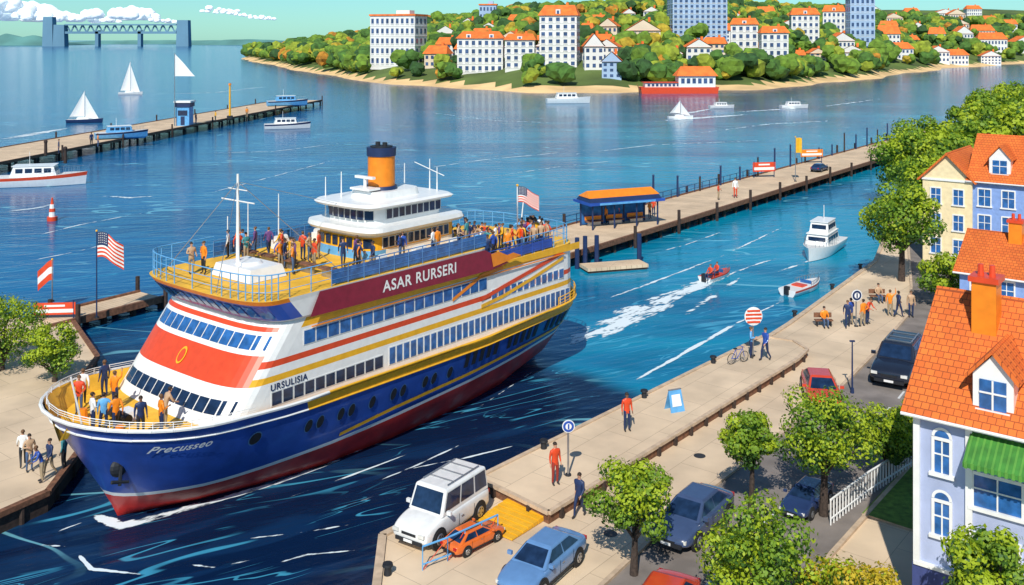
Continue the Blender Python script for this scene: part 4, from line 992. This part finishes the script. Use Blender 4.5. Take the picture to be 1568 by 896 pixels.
x,y=g(283,192,1.8); o=Obj('harbour_kiosk',(x,y,1.8)); o['walls'].box((0,0,2.2),(3.0,3.0,4.4),ltblue); o['walls'].box((0,0,4.9),(3.5,3.5,1.0),navy); o['windows'].box((0,-1.53,3),(2.2,.1,1.2),glass); o['windows'].box((0,-1.53,1.2),(.9,.1,2.0),navy); o['roof'].box((0,0,5.6),(3.9,3.9,.4),white); o.fin()
o=Obj('pennant_mast',(x-1.6,y-2.3,1.8)); o['pole'].cyl((0,0,0),(0,0,17),.14,.08,metal,8)
for i in range(8):
    a,b=i/8,(i+1)/8
    def q(u,v): 
        return (4.8*u,.3*math.sin(u*5),16.8-5.2*u-(5.2*(1-u))*v)
    o['pennant'].quad(q(a,0),q(b,0),q(b,1),q(a,1),white)
o.fin()
x,y=g(352,182,1.8); mb=MB(); mb.cyl((0,0,0),(0,0,8.5),.28,.22,yel,8); mb.box((0,0,.4),(1.2,1.2,.8),dark); mb.cyl((0,0,8.5),(0,0,9),.4,.3,oran,8); mb.build('mooring_mast',loc=(x,y,1.8))
for px,py in((70,238),(100,250)):
    x,y=g(px,py,1.8); mb=MB(); mb.cyl((0,0,0),(0,0,2.4),.3,.25,dwood,8); mb.sph((0,0,2.4),.35,dwood); mb.build('bollard',loc=(x,y,1.8))
for i in range(22):
    u=i/21; p=Vector((5.5,101)).lerp(Vector((102,226)),.12+.85*u)+pn*4.0
    mb=MB(); h_=random.choice([2.0,2.8,3.6]); mb.cyl((0,0,-2),(0,0,h_),.16,.13,navy if i%3 else dwood,8); mb.cyl((0,0,h_),(0,0,h_+.12),.18,.1,navy,8); mb.build('mooring_post',loc=(p.x,p.y,1.2))
rl=MB(); a=Vector((5.5,101))+pn*4.1+pu*6; 
for i in range(26):
    p=a+pu*i*2.2; q=p+pu*2.2; rl.cyl((p.x,p.y,1.3),(p.x,p.y,2.4),.05,.05,navy,5)
    for hh in(1.8,2.4): rl.cyl((p.x,p.y,hh),(q.x,q.y,hh),.035,.035,navy,5,False)
rl.build('pier_railing')
def roundsign(x,y,z,h,r,m1,m2,rz=0,striped=False):
    o=Obj('traffic_sign',(x,y,z),rz); o['post'].cyl((0,0,0),(0,0,h+r*.6),.05,.05,metal,8); o['plate'].cyl((0,-.06,h),(0,-.10,h),r,r,white,24); o['plate'].cyl((0,-.10,h),(0,-.115,h),r*.86,r*.86,m1,24); o['plate'].cyl((0,-.115,h),(0,-.125,h),r*.5,r*.5,m2,16); o['plate'].box((0,-.13,h),(r*.25,.02,r*.8),m1)
    if striped:
        for k in(-.6,-.2,.2,.6): o['plate'].box((0,-.14,h+r*k),(2*r*math.sqrt(1-k*k)*.9,.02,r*.2),redp)
    o['post'].cyl((0,0,0),(0,0,.08),.16,.14,dark,8); return o.fin()
x,y=g(870,728,pz); roundsign(x,y,pz,2.35,.3,hblue,white,.1)
x,y=g(1311,500,.9); roundsign(x,y,.9,2.3,.42,navy,white,.2)
x,y=g(1153,545,pz); roundsign(x,y,pz,2.6,.6,white,white,.1,True)
x,y=g(1305,602,.9); mb=MB(); mb.cyl((0,0,0),(0,0,3.1),.06,.04,navy,8); mb.cyl((0,0,0),(0,0,.3),.12,.1,navy,8); mb.box((0,0,3.1),(.3,.12,.08),navy); mb.build('bollard_light',loc=(x,y,.9))
x,y=g(1033,628,pz); mb=MB(); mb.add([(-.45,-.35,0),(.45,-.35,0),(.4,0,1.15),(-.4,0,1.15),(-.45,.35,0),(.45,.35,0)],[(0,1,2,3),(5,4,3,2)],ltblue); mb.box((0,0,1.15),(.82,.06,.05),metal); mb.add([(-.3,-.28,.3),(.3,-.28,.3),(.27,-.1,.9),(-.27,-.1,.9)],[(0,1,2,3)],white); mb.build('sandwich_board',loc=(x,y,pz),rz=.4)
def bike(x,y,z,rz):
    o=Obj('bicycle',(x,y,z),rz); fr_=o['frame']
    for cx in(-.52,.52):
        n=18
        for i in range(n):
            a,b=2*math.pi*i/n,2*math.pi*(i+1)/n; o['wheels'].cyl((cx+.33*math.cos(a),0,.35+.33*math.sin(a)),(cx+.33*math.cos(b),0,.35+.33*math.sin(b)),.022,.022,tire,5,False)
        for i in range(6): a=math.pi*i/6; o['wheels'].cyl((cx+.33*math.cos(a),0,.35+.33*math.sin(a)),(cx-.33*math.cos(a),0,.35-.33*math.sin(a)),.005,.005,metal,3,False)
    for p,q in(((-.52,0,.35),(-.2,0,.85)),((-.2,0,.85),(.35,0,.85)),((-.05,0,.32),(.35,0,.85)),((-.05,0,.32),(-.2,0,.9)),((-.52,0,.35),(-.05,0,.32)),((.52,0,.35),(.35,0,1.0)),((.3,-.25,1.02),(.3,.25,1.02))): fr_.cyl(p,q,.022,.022,hblue,6)
    fr_.box((-.22,0,.95),(.24,.12,.06),dark); o.fin()
x,y=g(1130,556,pz); bike(x,y,pz,.5)
def fence(name,pts,z,h,mat,gap,rtop=.05,rp=.03,dia=False):
    mb=MB()
    for a,b in zip(pts[:-1],pts[1:]):
        a=Vector((*a,z));b=Vector((*b,z)); d=b-a; n=max(1,int(d.length/gap)); up=Vector((0,0,h))
        for i in range(n+1):
            p=a+d*(i/n); mb.cyl(p,p+up,rp,rp,mat,6)
            if dia and i<n: q=a+d*((i+1)/n); mb.cyl(p,q+up,rp*.7,rp*.7,redp,5); 
        mb.cyl(a+up,b+up,rtop,rtop,mat,6); mb.cyl(a+up*.25,b+up*.25,rtop*.8,rtop*.8,mat,6)
    mb.build(name)
fence('safety_railing',[(-3.55,38.9),(-2.6,39.6),(-.6,41.5)],LZ,.95,ltblue,.7,.04,.025,dia=True)
wf=[g(1272,805,LZ),g(1330,760,LZ),g(1395,718,LZ)]
fence('white_picket_fence',wf,LZ+.02,1.1,white,.28,.05,.035)
# ---------------------------------------------------------------- people
skinm=M('skin',(.52,.28,.18),.6); skin2=M('skin_dark',(.20,.10,.06),.6); hair=M('hair_dark',(.03,.018,.012),.7); hairb=M('hair_brown',(.14,.07,.03),.7); shoe=M('shoe',(.03,.025,.025),.6)
def person_mesh(pose):
    J={'pel':(0,0,.96),'spi':(0,0,1.14),'che':(0,.0,1.34),'nec':(0,0,1.50),'chi':(0,-.015,1.575),'hea':(0,-.005,1.65),'top':(0,.005,1.715)}
    for s_,k in((-1,'R'),(1,'L')):
        J.update({'sh'+k:(s_*.185,0,1.41),'el'+k:(s_*.235,.03,1.14),'wr'+k:(s_*.25,-.04,.90),'hi'+k:(s_*.095,0,.92),'kn'+k:(s_*.105,-.02,.50),'an'+k:(s_*.11,.02,.09),'to'+k:(s_*.125,-.15,.045)})
    if pose=='walk': J.update({'knR':(-.1,-.16,.52),'anR':(-.1,-.22,.10),'toR':(-.11,-.38,.08),'knL':(.1,.06,.50),'anL':(.1,.30,.15),'toL':(.11,.16,.05),'elR':(-.24,.14,1.16),'wrR':(-.24,.12,.93),'elL':(.24,-.08,1.15),'wrL':(.22,-.26,.98)})
    if pose=='talk': J.update({'elR':(-.28,-.02,1.16),'wrR':(-.14,-.26,1.22),'elL':(.26,.04,1.14),'wrL':(.20,-.2,1.05)})
    if pose=='wave': J.update({'elR':(-.36,-.03,1.52),'wrR':(-.33,-.08,1.78)})
    if pose=='lean': J.update({'spi':(0,-.05,1.14),'che':(0,-.13,1.32),'nec':(0,-.2,1.46),'chi':(0,-.25,1.52),'hea':(0,-.26,1.60),'top':(0,-.26,1.665),'shR':(-.185,-.16,1.38),'shL':(.185,-.16,1.38),'elR':(-.25,-.26,1.13),'elL':(.25,-.26,1.13),'wrR':(-.2,-.44,1.05),'wrL':(.2,-.44,1.05)})
    if pose=='hip': J.update({'elR':(-.38,.06,1.18),'wrR':(-.2,-.02,1.02),'knL':(.15,-.05,.5),'anL':(.2,0,.09),'toL':(.26,-.15,.045)})
    if pose=='sit':
        for k,v in list(J.items()): J[k]=(v[0],v[1],v[2]-.46)
        for s_,k in((-1,'R'),(1,'L')): J.update({'kn'+k:(s_*.12,-.44,.50),'an'+k:(s_*.12,-.42,.09),'to'+k:(s_*.13,-.58,.045),'el'+k:(s_*.24,-.08,.72),'wr'+k:(s_*.14,-.32,.60)})
    B=[('pel','spi','s'),('spi','che','s'),('che','nec','s'),('nec','chi','k'),('chi','hea','k'),('hea','top','h')]
    for k in'RL': B+=[('che','sh'+k,'s'),('sh'+k,'el'+k,'s'),('el'+k,'wr'+k,'a'),('pel','hi'+k,'p'),('hi'+k,'kn'+k,'p'),('kn'+k,'an'+k,'p'),('an'+k,'to'+k,'o')]
    Rr={'pel':(.145,.11),'spi':(.13,.095),'che':(.155,.11),'nec':(.055,.055),'chi':(.06,.07),'hea':(.08,.098),'top':(.055,.065)}
    for k in'RL': Rr.update({'sh'+k:(.07,.07),'el'+k:(.045,.045),'wr'+k:(.03,.03),'hi'+k:(.095,.095),'kn'+k:(.062,.062),'an'+k:(.042,.042),'to'+k:(.04,.035)})
    ks=list(J); me=bpy.data.meshes.new('p'); me.from_pydata([J[k] for k in ks],[(ks.index(a),ks.index(b)) for a,b,_ in B],[])
    o=bpy.data.objects.new('p',me); COL.objects.link(o); md=o.modifiers.new('s','SKIN'); md.use_smooth_shade=True
    for i,k in enumerate(ks): me.skin_vertices[0].data[i].radius=Rr[k]; me.skin_vertices[0].data[i].use_root=(k=='pel')
    sb=o.modifiers.new('d','SUBSURF'); sb.levels=1; sb.render_levels=1
    dg_=bpy.context.evaluated_depsgraph_get(); dg_.update(); m2=bpy.data.meshes.new_from_object(o.evaluated_get(dg_)); bpy.data.objects.remove(o)
    lab={'s':1,'k':0,'h':4,'a':1,'p':2,'o':3}
    V=[tuple(v.co) for v in m2.vertices]; Fs=[list(p.vertices) for p in m2.polygons]; Mi=[]
    for p in m2.polygons:
        c=Vector(p.center); best=(9,0)
        for a,b,l in B:
            A_=Vector(J[a]);B_=Vector(J[b]);d=B_-A_; u=max(0,min(1,(c-A_).dot(d)/d.length_squared)); dd=(c-(A_+d*u)).length/ max(Rr[a][0]*(1-u)+Rr[b][0]*u,.03)
            if dd<best[0]: best=(dd,lab[l])
        hd=Vector(J['hea'])
        if (c-hd).length<.2 and c.z>Vector(J['chi']).z-.05: best=(0,4 if (c.z>hd.z+.035 or (c.y>hd.y+.015 and c.z>hd.z-.07)) else 0)
        Mi.append(best[1])
    mats5=[skinm,redp,navy,shoe,hair]; mb=MB(); mb.mats=list(mats5); mb.v=V; mb.f=Fs; mb.m=Mi
    hd=Vector(J['hea'])
    mb.sph(hd+Vector((0,-.10,-.012)),(.014,.022,.02),skinm,6,4)
    for sg in(-1,1):
        mb.sph(hd+Vector((sg*.032,-.089,.012)),(.012,.008,.008),hair,6,4); mb.sph(hd+Vector((sg*.084,.005,-.01)),(.012,.02,.03),skinm,6,4)
    mb.sph(hd+Vector((0,-.088,-.048)),(.022,.008,.006),mats5[1],6,4)
    mb.sph(hd+Vector((0,.02,.03)),(.088,.1,.085),hair,10,7)
    for k,sg in(('R',-1),('L',1)):
        e=Vector(J['el'+k]);w_=Vector(J['wr'+k]);d=(w_-e).normalized(); u=Vector((0,-1,0))-d*(-d.y); u=u.normalized() if u.length>.1 else Vector((1,0,0)); n=d.cross(u)
        mb.cyl(w_-d*.02,w_+d*.085,.026,.032,skinm,8)
        for i in range(4):
            b0=w_+d*.075+u*(.024-.016*i); ln=(.065,.078,.072,.055)[i]; m_=b0+d*ln*.55+n*.004*sg; e_=m_+d*ln*.4-n*.018*sg; mb.cyl(b0,m_,.0085,.008,skinm,5); mb.cyl(m_,e_,.008,.006,skinm,5)
        b0=w_+d*.03+u*.026; m_=b0+d*.03+u*.022; mb.cyl(b0,m_,.011,.009,skinm,5); mb.cyl(m_,m_+d*.03+u*.004,.009,.007,skinm,5)
    ob=mb.build('p',smooth=False); me=ob.data; me.polygons.foreach_set('use_smooth',[True]*len(me.polygons)); bpy.data.objects.remove(ob); return me
PM={k:person_mesh(k) for k in('stand','walk','talk','wave','lean','hip','sit')}
teal=M('cloth_teal',(.05,.25,.28)); tan=M('cloth_tan',(.5,.33,.2))
SH=[oran,redp,white,ltblue,hblue,yel,navy,teal,tan,redp,oran,M('cloth_purple',(.15,.06,.2))]; PN=[navy,dark,M('denim',(.06,.11,.22)),M('khaki',(.35,.27,.17)),navy]
def person(x,y,z,rz,pose='stand',shirt=None,pants=None,name='person',sc=None):
    o=bpy.data.objects.new(name,PM[pose]); COL.objects.link(o); o.location=(x,y,z); o.rotation_euler=(0,0,rz); s_=sc or random.uniform(1.03,1.15); o.scale=(s_,s_,s_)
    ov=[random.choice([skinm,skinm,skin2]),shirt or random.choice(SH),pants or random.choice(PN),shoe,random.choice([hair,hairb])]
    for i,m_ in enumerate(ov): o.material_slots[i].link='OBJECT'; o.material_slots[i].material=m_
    return o
def pp(px,py,z,rz,pose,sh=None,pa=None,sc=None,name='person'):
    x,y=g(px,py,z); return person(x,y,z,rz,pose,sh,pa,name,sc)
pp(850,742,pz,.5,'stand',redp,M('dkred',(.3,.03,.02)),1.12); pp(887,792,LZ,-.6,'walk',navy,navy,1.12); pp(960,660,pz,.3,'stand',redp,navy,1.15)
pp(1150,548,pz,1.2,'talk',ltblue,navy,1.15); pp(1172,552,pz,-1,'walk',hblue,navy,1.2)
for i,(px,py,po,sh) in enumerate(((1262,500,'sit',oran),(1298,502,'walk',navy),(1303,498,'talk',hblue),(1322,500,'hip',oran),(1328,496,'lean',redp),(1345,462,'sit',tan),(1363,484,'wave',oran),(1376,486,'walk',navy),(1395,486,'stand',tan))):
    pp(px,py,LZ,0 if po=='sit' else random.uniform(-3,3),po,sh,None,1.15)
for px,py in((1262,500),(1345,462)):
    x,y=g(px,py,LZ); mb=MB(); mb.box((0,.12,.44),(1.3,.42,.07),wood); mb.box((0,.36,.75),(1.3,.05,.35),wood); mb.box((-.5,.12,.2),(.08,.36,.4),dark); mb.box((.5,.12,.2),(.08,.36,.4),dark); mb.build('park_bench',loc=(x,y,LZ))
for (px,py,po,sh) in((35,715,'walk',white),(45,722,'talk',tan),(64,738,'lean',hblue),(76,730,'walk',navy),(98,720,'stand',teal)):
    pp(px,py,LZ,random.uniform(-3,3),po,sh,None,1.05)
pp(1126,303,1.3,.2,'stand',white,redp,1.5); pp(1100,306,1.3,1,'talk',redp,None,1.2)
for i in range(12): pp(902+i*9+random.uniform(-3,3),343-i*1.0+random.uniform(-3,3),1.3,random.uniform(-1,1),random.choice(['stand','talk','hip']),random.choice([oran,redp,navy,oran]),None,1.15)
for px,py in((140,224),(150,226),(300,190),(330,186),(378,180),(90,236)): pp(px,py,1.8,random.uniform(-3,3),'stand',random.choice([oran,yel,navy]),None,1.5)
for px,py in((1098,423),(1088,427)):
    x,y=g(px,py,.45); person(x,y,.35,-1,'sit',redp,navy,'boat_passenger',1.1)
def ship_person(s,t_,z,rz,pose,sh=None,sc=1.05):
    x,y,_=SW(s,t_,z); person(x,y,z,rz,pose,sh,None,'ferry_passenger',sc)
for (s,t_,po,sh) in((-.7,-2.2,'talk',redp),(-.1,-3.0,'walk',white),(.7,-1.5,'wave',oran),(-1.4,.4,'talk',white),(-1.1,.8,'hip',ltblue),(-.8,1.3,'walk',oran),(-.3,2.5,'stand',navy),(.4,3.0,'talk',oran),(1.0,2.3,'lean',tan),(1.2,-3.4,'stand',navy)):
    ship_person(s,t_,4.36,random.uniform(-3,3),po,sh)
ship_person(6.0,-2.2,9.72,-.7,'hip',oran,.98); ship_person(5.6,-2.7,9.72,.7,'talk',tan,.95)
for i in range(17): ship_person(random.uniform(8.8,11.0),random.uniform(-4.6,1.8),9.72,random.uniform(-3,3),random.choice(['stand','talk','hip','walk']),sc=.92)
for i in range(8): ship_person(random.uniform(11.2,12.6),random.uniform(-1.5,4.4),9.72,random.uniform(-3,3),random.choice(['stand','talk','hip','walk']),sc=.92)
for i in range(6): ship_person(random.uniform(12.5,20),random.uniform(3.6,4.6),9.72,random.uniform(-3,3),random.choice(['stand','talk']),sc=.92)
for i in range(46): ship_person(random.uniform(21.2,24.8),random.uniform(-3.4,4.3),8.5,random.uniform(-3,3),random.choice(['stand','talk','hip','wave','walk']),sc=.98)
for i in range(30): ship_person(random.uniform(24.6,28.4),random.uniform(2.2,4.4),8.5,random.uniform(-3,3),random.choice(['stand','talk','hip','walk']),sc=.98)
print('done')
